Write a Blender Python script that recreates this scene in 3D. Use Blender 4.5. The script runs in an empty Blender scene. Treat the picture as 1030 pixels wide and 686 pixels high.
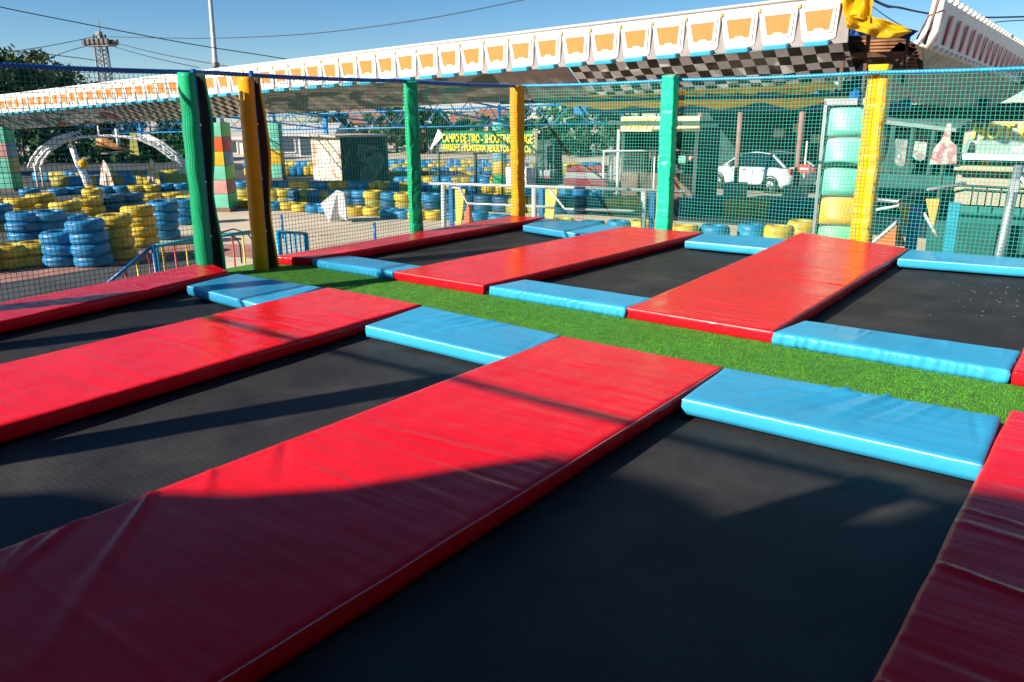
import bpy, bmesh, math, random
from mathutils import Vector, Matrix, noise
S = bpy.context.scene
COL = S.collection
R = math.radians

# ------------------------------------------------------------ camera
FPX = 790.806; PITCH, ROLL, YAW = 0.277238, -0.008522, -0.653316; CH = 2.65
Fv = Vector((math.sin(YAW)*math.cos(PITCH), math.cos(YAW)*math.cos(PITCH), -math.sin(PITCH)))
r0 = Vector((math.cos(YAW), -math.sin(YAW), 0)); u0 = r0.cross(Fv)
Rv = math.cos(ROLL)*r0 + math.sin(ROLL)*u0
Uv = -math.sin(ROLL)*r0 + math.cos(ROLL)*u0
cam = bpy.data.cameras.new('camera'); co = bpy.data.objects.new('camera', cam); COL.objects.link(co)
cam.sensor_width = 36; cam.lens = 36*FPX/1030; cam.clip_end = 3000; cam.clip_start = 0.05
M = Matrix((Rv, Uv, -Fv)).transposed().to_4x4(); M.translation = (0, 0, CH); co.matrix_world = M
cam.dof.use_dof = True; cam.dof.focus_distance = 8.5; cam.dof.aperture_fstop = 9.0
S.camera = co
# ------------------------------------------------------------ world, sun, exposure
SUN_AZ, SUN_EL = 205, 25.5       # clockwise from +y, degrees
w = bpy.data.worlds.new('World'); S.world = w; w.use_nodes = True
nt = w.node_tree; bg = nt.nodes['Background']; sky = nt.nodes.new('ShaderNodeTexSky')
sky.sky_type = 'NISHITA'; sky.sun_disc = False; sky.sun_elevation = R(SUN_EL); sky.sun_rotation = R(SUN_AZ)
sky.air_density = 1.0; sky.dust_density = 0.0; sky.ozone_density = 4.0; sky.altitude = 1200
hs = nt.nodes.new('ShaderNodeHueSaturation'); hs.inputs['Saturation'].default_value = 1.22; nt.links.new(sky.outputs[0], hs.inputs['Color']); nt.links.new(hs.outputs[0], bg.inputs[0]); bg.inputs[1].default_value = 0.070
sl = bpy.data.lights.new('sun', 'SUN'); sl.energy = 5.0; sl.angle = R(0.7); sl.color = (1, .93, .82)
so = bpy.data.objects.new('sun', sl); COL.objects.link(so)
sd = Vector((math.sin(R(SUN_AZ))*math.cos(R(SUN_EL)), math.cos(R(SUN_AZ))*math.cos(R(SUN_EL)), math.sin(R(SUN_EL))))
so.rotation_euler = sd.to_track_quat('Z', 'Y').to_euler()
S.view_settings.view_transform = 'Standard'; S.view_settings.look = 'None'
S.view_settings.exposure = 0.85; S.view_settings.gamma = 1
S.cycles.max_bounces = 6; S.cycles.transparent_max_bounces = 12

# ------------------------------------------------------------ places: a pixel of the photo to a point on a known plane
def ray(a, b): return Fv + Rv*((a-515)/FPX) - Uv*((b-343)/FPX)
def bz(a, b, z=0.0): d = ray(a, b); return Vector((0, 0, CH)) + d*((z-CH)/d.z)
def by(a, b, Y): d = ray(a, b); return Vector((0, 0, CH)) + d*(Y/d.y)
def bx(a, b, X): d = ray(a, b); return Vector((0, 0, CH)) + d*(X/d.x)
def bd(a, b, D): return Vector((0, 0, CH)) + ray(a, b)*D
PZ = 1.05    # top of the pads

# ------------------------------------------------------------ materials
MT = {}
def mat(name, col, rough=.6, metal=0, var=.12, vscale=4, bump=0, bscale=60, spec=.5, coat=0, stretch=(1, 1, 1), dirt=0, dirtcol=(.25, .2, .15), dscale=1.5, trans=0, alpha=1):
    if name in MT: return MT[name]
    m = bpy.data.materials.new(name); m.use_nodes = True; n = m.node_tree.nodes; L = m.node_tree.links
    b = n['Principled BSDF']; b.inputs['Roughness'].default_value = rough; b.inputs['Metallic'].default_value = metal
    b.inputs['Specular IOR Level'].default_value = spec; b.inputs['Coat Weight'].default_value = coat
    b.inputs['Coat Roughness'].default_value = .12
    tc = n.new('ShaderNodeTexCoord'); mp = n.new('ShaderNodeMapping'); mp.inputs['Scale'].default_value = stretch
    L.new(tc.outputs['Object'], mp.inputs[0])
    t = n.new('ShaderNodeTexNoise'); t.inputs['Scale'].default_value = vscale; t.inputs['Detail'].default_value = 5
    L.new(mp.outputs[0], t.inputs[0])
    r = n.new('ShaderNodeValToRGB'); r.color_ramp.elements[0].position = .3; r.color_ramp.elements[1].position = .7
    c = Vector(col)
    r.color_ramp.elements[0].color = (*(c*(1-var)), 1); r.color_ramp.elements[1].color = (*[min(1, x*(1+var)+var*.01) for x in c], 1)
    L.new(t.outputs[0], r.inputs[0]); out = r.outputs[0]
    if dirt:
        t2 = n.new('ShaderNodeTexNoise'); t2.inputs['Scale'].default_value = dscale; t2.inputs['Detail'].default_value = 8; t2.inputs['Roughness'].default_value = .7
        L.new(tc.outputs['Object'], t2.inputs[0])
        r2 = n.new('ShaderNodeValToRGB'); r2.color_ramp.elements[0].position = .5; r2.color_ramp.elements[1].position = .72
        r2.color_ramp.elements[1].color = (dirt, dirt, dirt, 1); L.new(t2.outputs[0], r2.inputs[0])
        mx = n.new('ShaderNodeMixRGB'); L.new(r2.outputs[0], mx.inputs[0]); L.new(out, mx.inputs[1]); mx.inputs[2].default_value = (*dirtcol, 1)
        out = mx.outputs[0]
        ra = n.new('ShaderNodeMath'); ra.operation = 'MULTIPLY_ADD'; L.new(r2.outputs[0], ra.inputs[0]); ra.inputs[1].default_value = .25; ra.inputs[2].default_value = rough
        L.new(ra.outputs[0], b.inputs['Roughness'])
    L.new(out, b.inputs['Base Color'])
    if bump:
        t3 = n.new('ShaderNodeTexNoise'); t3.inputs['Scale'].default_value = bscale; t3.inputs['Detail'].default_value = 4
        L.new(mp.outputs[0], t3.inputs[0]); bp = n.new('ShaderNodeBump'); bp.inputs['Strength'].default_value = bump; bp.inputs['Distance'].default_value = .01
        L.new(t3.outputs[0], bp.inputs['Height']); L.new(bp.outputs[0], b.inputs['Normal'])
    if trans: b.inputs['Transmission Weight'].default_value = trans
    if alpha < 1: b.inputs['Alpha'].default_value = alpha
    MT[name] = m; return m

def vinyl(name, col, rough=.3, dirt=.12, weave=0, fade=(1, 1, 1)):
    """coated tarpaulin: fine cloth weave under a soft gloss, scuffs, faded patches"""
    m = bpy.data.materials.new(name); m.use_nodes = True; n = m.node_tree.nodes; L = m.node_tree.links
    b = n['Principled BSDF']; b.inputs['Specular IOR Level'].default_value = .15
    tc = n.new('ShaderNodeTexCoord')
    t = n.new('ShaderNodeTexNoise'); t.inputs['Scale'].default_value = 1.6; t.inputs['Detail'].default_value = 6; L.new(tc.outputs['Object'], t.inputs[0])
    r = n.new('ShaderNodeValToRGB'); c = Vector(col)
    r.color_ramp.elements[0].position = .3; r.color_ramp.elements[1].position = .75
    r.color_ramp.elements[0].color = (*(c*.9), 1); r.color_ramp.elements[1].color = (min(1, c.x*1.08+.01*fade[0]), min(1, c.y*1.1+.003*fade[1]), min(1, c.z*1.1+.003*fade[2]), 1)
    L.new(t.outputs[0], r.inputs[0])
    # scuffs
    t2 = n.new('ShaderNodeTexNoise'); t2.inputs['Scale'].default_value = 7; t2.inputs['Detail'].default_value = 10; t2.inputs['Roughness'].default_value = .6; t2.inputs['Distortion'].default_value = .2
    L.new(tc.outputs['Object'], t2.inputs[0])
    r2 = n.new('ShaderNodeValToRGB'); r2.color_ramp.elements[0].position = .56; r2.color_ramp.elements[1].position = .78
    r2.color_ramp.elements[1].color = (dirt, dirt, dirt, 1); L.new(t2.outputs[0], r2.inputs[0])
    mx = n.new('ShaderNodeMixRGB'); L.new(r2.outputs[0], mx.inputs[0]); L.new(r.outputs[0], mx.inputs[1]); mx.inputs[2].default_value = (*[x*.6+.16 for x in col], 1)
    L.new(mx.outputs[0], b.inputs['Base Color'])
    # roughness varies with wear
    ra = n.new('ShaderNodeMapRange'); L.new(t2.outputs[0], ra.inputs[0]); ra.inputs[1].default_value = .3; ra.inputs[2].default_value = .75; ra.inputs[3].default_value = rough-.03; ra.inputs[4].default_value = rough+.10
    L.new(ra.outputs[0], b.inputs['Roughness'])
    # weave and soft creases
    wv = n.new('ShaderNodeTexWave'); wv.wave_type = 'BANDS'; wv.bands_direction = 'Y'; wv.inputs['Scale'].default_value = 18; wv.inputs['Distortion'].default_value = 2.2; wv.inputs['Detail'].default_value = 2; wv.inputs['Detail Scale'].default_value = .6
    L.new(tc.outputs['Object'], wv.inputs[0])
    t3 = n.new('ShaderNodeTexNoise'); t3.inputs['Scale'].default_value = 3.2; t3.inputs['Detail'].default_value = 1.5
    mp = n.new('ShaderNodeMapping'); mp.inputs['Scale'].default_value = (.45, 4.0, 1); L.new(tc.outputs['Object'], mp.inputs[0]); L.new(mp.outputs[0], t3.inputs[0])
    bp = n.new('ShaderNodeBump'); bp.inputs['Strength'].default_value = .5; bp.inputs['Distance'].default_value = .012; L.new(t3.outputs[0], bp.inputs['Height'])
    bp2 = n.new('ShaderNodeBump'); bp2.inputs['Strength'].default_value = weave; bp2.inputs['Distance'].default_value = .002; L.new(wv.outputs[0], bp2.inputs['Height']); L.new(bp.outputs[0], bp2.inputs['Normal'])
    L.new(bp2.outputs[0], b.inputs['Normal'])
    MT[name] = m; return m

RED = vinyl('red_vinyl', (.80, .005, .014), .22, .045, .05, (1, 2, 2))
BLUE = vinyl('blue_vinyl', (.035, .36, .60), .30, .08, .05, (1, 3, 3))
PIPE_B = mat('pale_blue_piping', (.45, .72, .85), .4)
PIPE_R = mat('worn_red_piping', (.75, .3, .28), .45)
BLUEPAINT = mat('blue_painted_steel', (.008, .11, .36), .4, var=.2, vscale=9, dirt=.3)
LBLUE = mat('light_blue_painted_steel', (.01, .33, .62), .4, var=.2, vscale=9, dirt=.25)
NET = mat('teal_netting_twine', (.012, .28, .21), .8)
WHITE = mat('white_paint', (.8, .79, .76), .5, var=.06, dirt=.3)
GREYSTEEL = mat('galvanised_steel', (.42, .44, .45), .45, .6, var=.15)
GREENV = vinyl('green_vinyl', (.01, .42, .17), .32, .08, 0)
YELV = vinyl('amber_vinyl', (.80, .33, .008), .32, .08, 0)
YELB = vinyl('yellow_vinyl', (.84, .44, .008), .32, .08, 0)
GREENB = vinyl('bright_green_vinyl', (.015, .62, .30), .3, .08, 0)
DARKFOAM = mat('dark_foam_lining', (.02, .035, .03), .9)
TY = {'y': mat('yellow_painted_rubber', (.60, .41, .02), .45, var=.25, vscale=3, bump=.4, bscale=25, dirt=.85, dirtcol=(.07, .06, .03), dscale=7),
      'b': mat('blue_painted_rubber', (.012, .19, .40), .45, var=.25, vscale=3, bump=.4, bscale=25, dirt=.85, dirtcol=(.015, .03, .045), dscale=7),
      'o': mat('shade_toned_yellow_rubber', (.33, .29, .04), .5, var=.25, vscale=3, bump=.4, bscale=25, dirt=.6, dirtcol=(.05, .05, .03), dscale=3),  # yellow tyre paint with shade put into the colour
      'd': mat('shade_toned_blue_rubber', (.01, .08, .17), .5, var=.25, vscale=3, bump=.4, bscale=25, dirt=.5, dirtcol=(.02, .04, .05), dscale=3)}  # blue tyre paint, darkened copy with the shade in its colour

# ------------------------------------------------------------ helpers
rnd = random.Random(7)
def tag(o, label=None, cat=None, group=None, kind=None):
    if label: o['label'] = label
    if cat: o['category'] = cat
    if group: o['group'] = group
    if kind: o['kind'] = kind
    return o
def obj(name, bm, m, parent=None, smooth=False, loc=None):
    me = bpy.data.meshes.new(name); bm.to_mesh(me); bm.free()
    for x in (m if isinstance(m, (list, tuple)) else [m]): me.materials.append(x)
    if smooth:
        for p in me.polygons: p.use_smooth = True
    o = bpy.data.objects.new(name, me); COL.objects.link(o)
    if parent: o.parent = parent
    if loc is not None: o.location = loc
    return o
def thing(name, label, cat, loc=(0, 0, 0), rz=0, group=None):
    o = bpy.data.objects.new(name, None); o.empty_display_size = .1; COL.objects.link(o)
    o.location = loc; o.rotation_euler = (0, 0, rz); return tag(o, label, cat, group)
def kids(o): return [c for c in bpy.data.objects if c.parent == o]
def dup(o, children, loc, rz, label, group=None):
    c = o.copy(); COL.objects.link(c); c.location = loc; c.rotation_euler = (0, 0, rz); c['label'] = label
    if group: c['group'] = group
    for ch, subs in children:
        k = ch.copy(); COL.objects.link(k); k.parent = c
        for s in subs:
            q = s.copy(); COL.objects.link(q); q.parent = k
    return c
def box(bm, c, s, rz=0, bev=0, mi=0, M=None):
    r = bmesh.ops.create_cube(bm, size=1)
    vs = r['verts']
    bmesh.ops.scale(bm, vec=s, verts=vs)
    if bev:
        es = list({e for v in vs for e in v.link_edges})
        rr = bmesh.ops.bevel(bm, geom=es, offset=bev, segments=2, affect='EDGES', profile=.5)
        vs = list({v for f in rr['faces'] for v in f.verts} | {v for v in vs if v.is_valid})
    T = Matrix.Translation(c) @ Matrix.Rotation(rz, 4, 'Z')
    if M: T = M @ T
    bmesh.ops.transform(bm, matrix=T, verts=vs)
    if mi:
        for f in {f for v in vs for f in v.link_faces}: f.material_index = mi
    return vs
def boxm(name, c, s, m, parent=None, rz=0, bev=0):
    bm = bmesh.new(); box(bm, (0, 0, 0), s, 0, bev); o = obj(name, bm, m, parent); o.location = c; o.rotation_euler = (0, 0, rz); return o
def tube(bm, pts, rad, n=8, cap=True, mi=0):
    pts = [Vector(p) for p in pts]; rads = rad if isinstance(rad, (list, tuple)) else [rad]*len(pts)
    rings = []; up = Vector((0, 0, 1)); last = None
    for i, p in enumerate(pts):
        a = pts[max(i-1, 0)]; b = pts[min(i+1, len(pts)-1)]; d = (b-a).normalized()
        if last is None:
            x = d.cross(up); x = x.normalized() if x.length > 1e-3 else Vector((1, 0, 0))
        else: x = (last - d*last.dot(d)).normalized()
        last = x; y = d.cross(x)
        rings.append([bm.verts.new(p + (x*math.cos(2*math.pi*k/n) + y*math.sin(2*math.pi*k/n))*rads[i]) for k in range(n)])
    for i in range(len(rings)-1):
        for k in range(n):
            f = bm.faces.new((rings[i][k], rings[i][(k+1) % n], rings[i+1][(k+1) % n], rings[i+1][k])); f.smooth = True; f.material_index = mi
    if cap:
        bm.faces.new(rings[0][::-1]).material_index = mi; bm.faces.new(rings[-1]).material_index = mi
def tubem(name, pts, rad, m, parent=None, n=8):
    bm = bmesh.new(); tube(bm, pts, rad, n); return obj(name, bm, m, parent)
def lathe(bm, prof, n=24, c=(0, 0, 0), mi=0):
    rings = []
    for r_, z in prof:
        rings.append([bm.verts.new((c[0]+r_*math.cos(2*math.pi*k/n), c[1]+r_*math.sin(2*math.pi*k/n), c[2]+z)) for k in range(n)])
    for i in range(len(rings)-1):
        for k in range(n):
            f = bm.faces.new((rings[i][k], rings[i][(k+1) % n], rings[i+1][(k+1) % n], rings[i+1][k])); f.smooth = True; f.material_index = mi
    return rings
def prism(bm, pts, d, mi=0):
    """closed outline of 3D points, thickened by vector d"""
    a = [bm.verts.new(p) for p in pts]; b = [bm.verts.new(Vector(p)+Vector(d)) for p in pts]
    n = len(a)
    fs = [bm.faces.new(a), bm.faces.new(b[::-1])] + [bm.faces.new((a[i], b[i], b[(i+1) % n], a[(i+1) % n])) for i in range(n)]
    for f in fs: f.material_index = mi
    bmesh.ops.recalc_face_normals(bm, faces=fs)
def text_mesh(name, s, size, m, parent, T, ext=.01, width=None, bold=.0):
    cu = bpy.data.curves.new(name, 'FONT'); cu.body = s; cu.size = size; cu.extrude = ext; cu.offset = bold
    cu.align_x = 'LEFT'; cu.resolution_u = 3
    o = bpy.data.objects.new('tmp', cu); COL.objects.link(o)
    bpy.context.view_layer.update()
    me = bpy.data.meshes.new_from_object(o.evaluated_get(bpy.context.evaluated_depsgraph_get()))
    bpy.data.objects.remove(o); me.name = name
    if width:
        xs = [v.co.x for v in me.vertices]; k = width/(max(xs)-min(xs)); x0 = min(xs)
        for v in me.vertices: v.co.x = (v.co.x-x0)*k
    me.materials.clear(); me.materials.append(m)
    t = bpy.data.objects.new(name, me); COL.objects.link(t); t.parent = parent; t.matrix_local = T
    return t
ORD = ['first', 'second', 'third', 'fourth', 'fifth', 'sixth', 'seventh', 'eighth', 'ninth', 'tenth', 'eleventh', 'twelfth', 'thirteenth', 'fourteenth', 'fifteenth', 'sixteenth', 'seventeenth', 'eighteenth', 'nineteenth', 'twentieth', 'twenty-first', 'twenty-second', 'twenty-third', 'twenty-fourth', 'twenty-fifth', 'twenty-sixth', 'twenty-seventh', 'twenty-eighth', 'twenty-ninth', 'thirtieth', 'thirty-first', 'thirty-second', 'thirty-third', 'thirty-fourth', 'thirty-fifth', 'thirty-sixth', 'thirty-seventh', 'thirty-eighth', 'thirty-ninth', 'fortieth']
NUM = ['no', 'one', 'two', 'three', 'four', 'five']

# ------------------------------------------------------------ ground
def sheet(name, pts, z, m, kind='structure', sub=0):
    bm = bmesh.new(); bm.faces.new([bm.verts.new((p[0], p[1], z)) for p in pts])
    o = obj(name, bm, m); tag(o, kind=kind); return o
CONC = mat('pale_sandy_concrete', (.60, .49, .35), .9, var=.15, vscale=.5, bump=.3, bscale=40, dirt=.5, dirtcol=(.42, .32, .22), dscale=.35)
ASPH = mat('worn_asphalt', (.055, .06, .06), .85, var=.25, vscale=1.2, bump=.5, bscale=90, dirt=.25, dirtcol=(.16, .15, .13), dscale=.5)
REDC = mat('faded_red_concrete', (.36, .16, .12), .9, var=.2, vscale=2, dirt=.5, dirtcol=(.4, .3, .24), dscale=2)
sheet('ground', [(-900, -900), (900, -900), (900, 900), (-900, 900)], 0, CONC)
sheet('kart_track', [(-18.5, -12), (-8.6, -12), (-8.6, 4.2), (-10.5, 6.2), (-14.2, 8.6), (-16.9, 9.3), (-16.9, 5)], .004, ASPH)
sheet('kart_track', [(-60, 14.4), (-31, 14.2), (-26, 16.5), (-12, 23.6), (4, 30), (4, 34), (-14, 30), (-60, 30)], .004, ASPH)
sheet('kart_track', [(-24, 2), (-18.6, 4), (-18.6, 8.6), (-21, 11.4), (-25.5, 14), (-60, 13), (-60, 2)], .005, ASPH)
bm = bmesh.new()
ks = [bz(-20, 276), bz(30, 270), bz(80, 262), bz(125, 256), bz(160, 249), bz(195, 244), bz(225, 246), bz(262, 246)]
ke = [bz(-20, 288), bz(30, 281), bz(80, 273), bz(130, 265), bz(165, 258), bz(200, 252), bz(228, 258), bz(262, 260)]
for i in range(len(ks)-1): bm.faces.new([bm.verts.new((p.x, p.y, .008)) for p in (ke[i], ke[i+1], ks[i+1], ks[i])])
tag(obj('red_kerb_strip', bm, REDC), kind='structure')

# ------------------------------------------------------------ the trampoline platform

TURF = mat('green_turf_backing', (.06, .23, .018), .95, var=.3, vscale=14, bump=1, bscale=180)
GZ = PZ-.10
bm = bmesh.new()
box(bm, (-2.15, 5.05, GZ/2-.1), (12.3, 11.2, GZ-.2-.004))
tag(obj('platform_deck', bm, mat('dark_deck_frame', (.03, .04, .05), .8)), kind='structure')
bm = bmesh.new(); box(bm, (-2.15, 5.29, GZ-.06), (12.3, 1.5, .12)); pass
tag(obj('turf_path', bm, TURF), kind='structure')
# blades of the artificial turf
bm = bmesh.new(); g = random.Random(3)
for i in range(150000):
    x = -8.3+11.8*g.random()**.85; y = 4.55+1.5*g.random(); 
    if x > 1.2: continue
    h = .003+.005*g.random(); a = g.random()*6.28; lx, ly = .007*math.cos(a), .007*math.sin(a); wv = .0022
    px_, py_ = -math.sin(a)*wv, math.cos(a)*wv
    bm.faces.new([bm.verts.new(v) for v in ((x-px_, y-py_, GZ), (x+px_, y+py_, GZ), (x+lx, y+ly, GZ+h))])
tag(obj('turf_blades', bm, mat('turf_green', (.12, .40, .025), .85, var=.2, vscale=1.6, spec=.1)), kind='stuff', label='short green artificial grass on the path between the trampolines', cat='grass')

# pads ------------------------------------------------------------
def ext(p_near, p_far, y):       # extend the edge line back to a given y
    t = (y-p_far.y)/(p_near.y-p_far.y); return p_far + (p_near-p_far)*t
def pad(name, quad, m, label, cat, group, seed, thick=.092, lift=(0, 0, 0, 0), wr=1.0, across=True, folds=(), skirt=.0, pipem=None, seams=(), roll=.006, pipeside=0):
    """quad: near-left, near-right, far-right, far-left (world xy on the pad top). A stuffed mat with a crumpled skin."""
    q = [Vector((p[0], p[1])) for p in quad]
    cen = sum(q, Vector((0, 0)))/4
    q = [p+(cen-p).normalized()*.007 for p in q]
    Wd = ((q[1]-q[0]).length+(q[2]-q[3]).length)/2; Ln = ((q[3]-q[0]).length+(q[2]-q[1]).length)/2
    nu = max(8, int(Wd/.018)); nv = max(8, int(Ln/.016))
    bm = bmesh.new(); gr = []; rs = random.Random(seed)
    ridges = []
    for k in range(int((Ln if across else Wd)*3.2*wr)):
        ridges.append((rs.random(), rs.uniform(-.12, .12), rs.uniform(.014, .032)/(Ln if across else Wd), rs.uniform(.002, .0065)*rs.choice((-1, 1, 1)), rs.random(), rs.uniform(.15, .5)))
    def H(u, v):
        s, t = (u, v) if across else (v, u)
        z = 0
        for c0, sl_, wd, am, cc, ex in ridges:
            d = (t-(c0+sl_*(s-.5)*(.3 if across else 1)))/wd
            if abs(d) < 3: z += am*math.exp(-d*d)*math.exp(-((s-cc)/ex)**2)
        for (u0, v0, u1, v1, am, wd) in folds:    # big creases, from one end strong to the other weak
            a = Vector((u0*Wd, v0*Ln)); b = Vector((u1*Wd, v1*Ln)); p = Vector((u*Wd, v*Ln))
            t_ = max(0, min(1, (p-a).dot(b-a)/(b-a).length_squared)); d = (p-(a+(b-a)*t_)).length/(wd*(.5+t_))
            if d < 3: z += am*(1-t_*.85)*math.exp(-d*d)
        for sv in seams:
            d = abs((v if across else u)-sv)*(Ln if across else Wd)
            if d < .03: z -= .006*math.exp(-(d/.008)**2)
        z += .006*(noise.noise(Vector((u*Wd*1.3, v*Ln*1.3, seed*3.1)))) + .0025*noise.noise(Vector((u*Wd*6, v*Ln*6, seed)))
        e = min(u*Wd, (1-u)*Wd, v*Ln, (1-v)*Ln)
        return z*min(1, e/.05+.25) - roll*max(0, 1-e/.024)**2
    for j in range(nv+1):
        v = j/nv; row = []
        for i in range(nu+1):
            u = i/nu
            p = (q[0]*(1-u)+q[1]*u)*(1-v)+(q[3]*(1-u)+q[2]*u)*v
            wob = .006*noise.noise(Vector((p.x*2.5, p.y*2.5, seed+9)))
            z = PZ+H(u, v)+lift[0]*(1-u)*(1-v)+lift[1]*u*(1-v)+lift[2]*u*v**3+lift[3]*(1-u)*v**3
            row.append(bm.verts.new((p.x+wob, p.y+wob, z)))
        gr.append(row)
    for j in range(nv):
        for i in range(nu): bm.faces.new((gr[j][i], gr[j][i+1], gr[j+1][i+1], gr[j+1][i]))
    loop = [gr[0][i] for i in range(nu+1)]+[gr[j][nu] for j in range(1, nv+1)]+[gr[nv][i] for i in range(nu-1, -1, -1)]+[gr[j][0] for j in range(nv-1, 0, -1)]
    prev = loop
    cen3 = Vector((cen.x, cen.y, 0))
    L_ = len(loop)
    for lev, (dz, outw) in enumerate(((-.006, .004), (-.03, .007), (-.06, .006), (-thick, .0))):
        ring = []
        for k, vtx in enumerate(loop):
            a = loop[k-1].co; b = loop[(k+1) % L_].co; t_ = (b-a); nrm = Vector((t_.y, -t_.x, 0)).normalized()
            cr = 0
            if skirt:
                ph = k*.8+6*noise.noise(Vector((k*.06, seed, 2)))+1.2*noise.noise(Vector((k*.31, seed, 8)))+lev*.35
                env = max(0, noise.noise(Vector((k*.05, seed, 5)))+.55)
                cr = skirt*env*(abs(math.sin(ph))**1.6-.4)*(.5, 1, .9, .3)[lev]+skirt*.3*noise.noise(Vector((k*.9, lev*1.2, seed)))
            ring.append(bm.verts.new(vtx.co+nrm*(outw+cr)+Vector((0, 0, dz))))
        for k in range(L_): bm.faces.new((prev[k-1], prev[k], ring[k], ring[k-1]))
        prev = ring
    bm.faces.new(prev)
    bmesh.ops.recalc_face_normals(bm, faces=bm.faces)
    o = obj(name, bm, m, smooth=True); tag(o, label, cat, group)
    if pipem:      # welted seam along the top edge of one side
        side = {0: [gr[0][i] for i in range(nu+1)], 1: None, 2: None}[0] if False else None
    return o, q
def piping(o, q, a, b, m, seed, r=.0045):
    pts = []
    for k in range(41):
        t = k/40; p = q[a]*(1-t)+q[b]*t
        d = (q[b]-q[a]).normalized(); n_ = Vector((d.y, -d.x))
        pts.append((p.x+n_.x*.004+.003*noise.noise(Vector((k*.3, seed, 0))), p.y+n_.y*.004, PZ-.010+.003*noise.noise(Vector((k*.4, seed, 7)))))
    bm = bmesh.new(); tube(bm, pts, r, 6); obj('piping', bm, m, o)

GR, GB = 'red crash mats between the trampolines', 'blue crash mats at the trampoline ends'
NY = -.28
def P(a, b): return bz(a, b, PZ)
A = [ext(P(0, 305), P(211, 267), NY), ext(P(0, 323.5), P(230, 275), NY), P(230, 275), P(211, 267)]
B = [ext(P(0, 365.5), P(331, 288.5), NY), ext(P(67.6, 408.6), P(424.6, 305.5), NY), P(424.6, 305.5), P(331, 288.5)]
C = [ext(P(0, 551), P(565.7, 337), NY), ext(P(350, 602), P(727.8, 368), NY), P(727.8, 368), P(565.7, 337)]
D = [ext(P(877.5, 686), P(1017.4, 411), NY), None, None, P(1017.4, 411)]
D[1] = D[0]+Vector((1.3, 0, 0)); D[2] = D[3]+Vector((1.3, 0, 0))
E_ = [P(275, 257.6), P(313.6, 259.5), P(548.7, 218.3), P(514.6, 216.7)]
F_ = [P(396, 272.7), P(486, 286.8), P(706.8, 233.8), P(629, 227.3)]
G_ = [P(629.8, 309), P(777.5, 333), P(914, 249.7), P(806, 236.5)]
H_ = [P(1019, 372.5), None, None, None]; H_[3] = Vector((-.36, 10.5, PZ)); H_[1] = H_[0]+Vector((1.3, 0, 0)); H_[2] = H_[3]+Vector((1.3, 0, 0))
reds = [
 (A, 'red mat along the left net, ending at the open green post', dict(lift=(0, 0, .03, .05), wr=1.6, skirt=.004)),
 (B, 'red mat entering from the left edge, blue mats either side of its far end', dict(seams=(.62,), wr=.7)),
 (C, 'large creased red mat in the centre foreground, half in shadow', dict(wr=.35, folds=(((.02, .36, .62, .20, .019, .034)), ((.0, .42, .2, .38, .014, .024)), ((.0, .30, .25, .20, .016, .03)), ((.02, .50, .3, .44, -.012, .03)), ((.0, .27, .5, .12, .010, .03)), ((.0, .535, .95, .50, .004, .012)), ((.9, .62, .5, .8, .003, .02))), seams=(.56,))),
 (D, 'rumpled red mat in the lower right corner, mostly in shadow', dict(wr=1.4, folds=((0, .47, 1, .43, .009, .02), (0, .62, 1, .58, .012, .025), (0, .72, .8, .7, .007, .016), (0, .34, .9, .30, .01, .02)))),
 (E_, 'red mat behind the turf path along the left net, starting at the amber post', dict(wr=1.6, skirt=.010, lift=(.0, 0, 0, 0))),
 (F_, 'red mat behind the turf path, running back to the bright green post', dict(wr=1.0, skirt=.003)),
 (G_, 'wide glossy red mat behind the turf path, ending at the yellow post', dict(wr=1.5, skirt=.003, lift=(0, 0, 0, .045))),
 (H_, 'red mat behind the turf path, cut off by the right edge', dict(wr=1)),
]
rq = []
for i, (q, lab, kw) in enumerate(reds):
    o, qq = pad('red_mat', q, RED, lab, 'crash mat', GR, i+1, **kw); rq.append((o, qq))
for i, (a, b) in {2: (1, 2), 5: (0, 1), 6: (0, 1)}.items(): piping(rq[i][0], rq[i][1], a, b, PIPE_R, i, .003)
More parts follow.
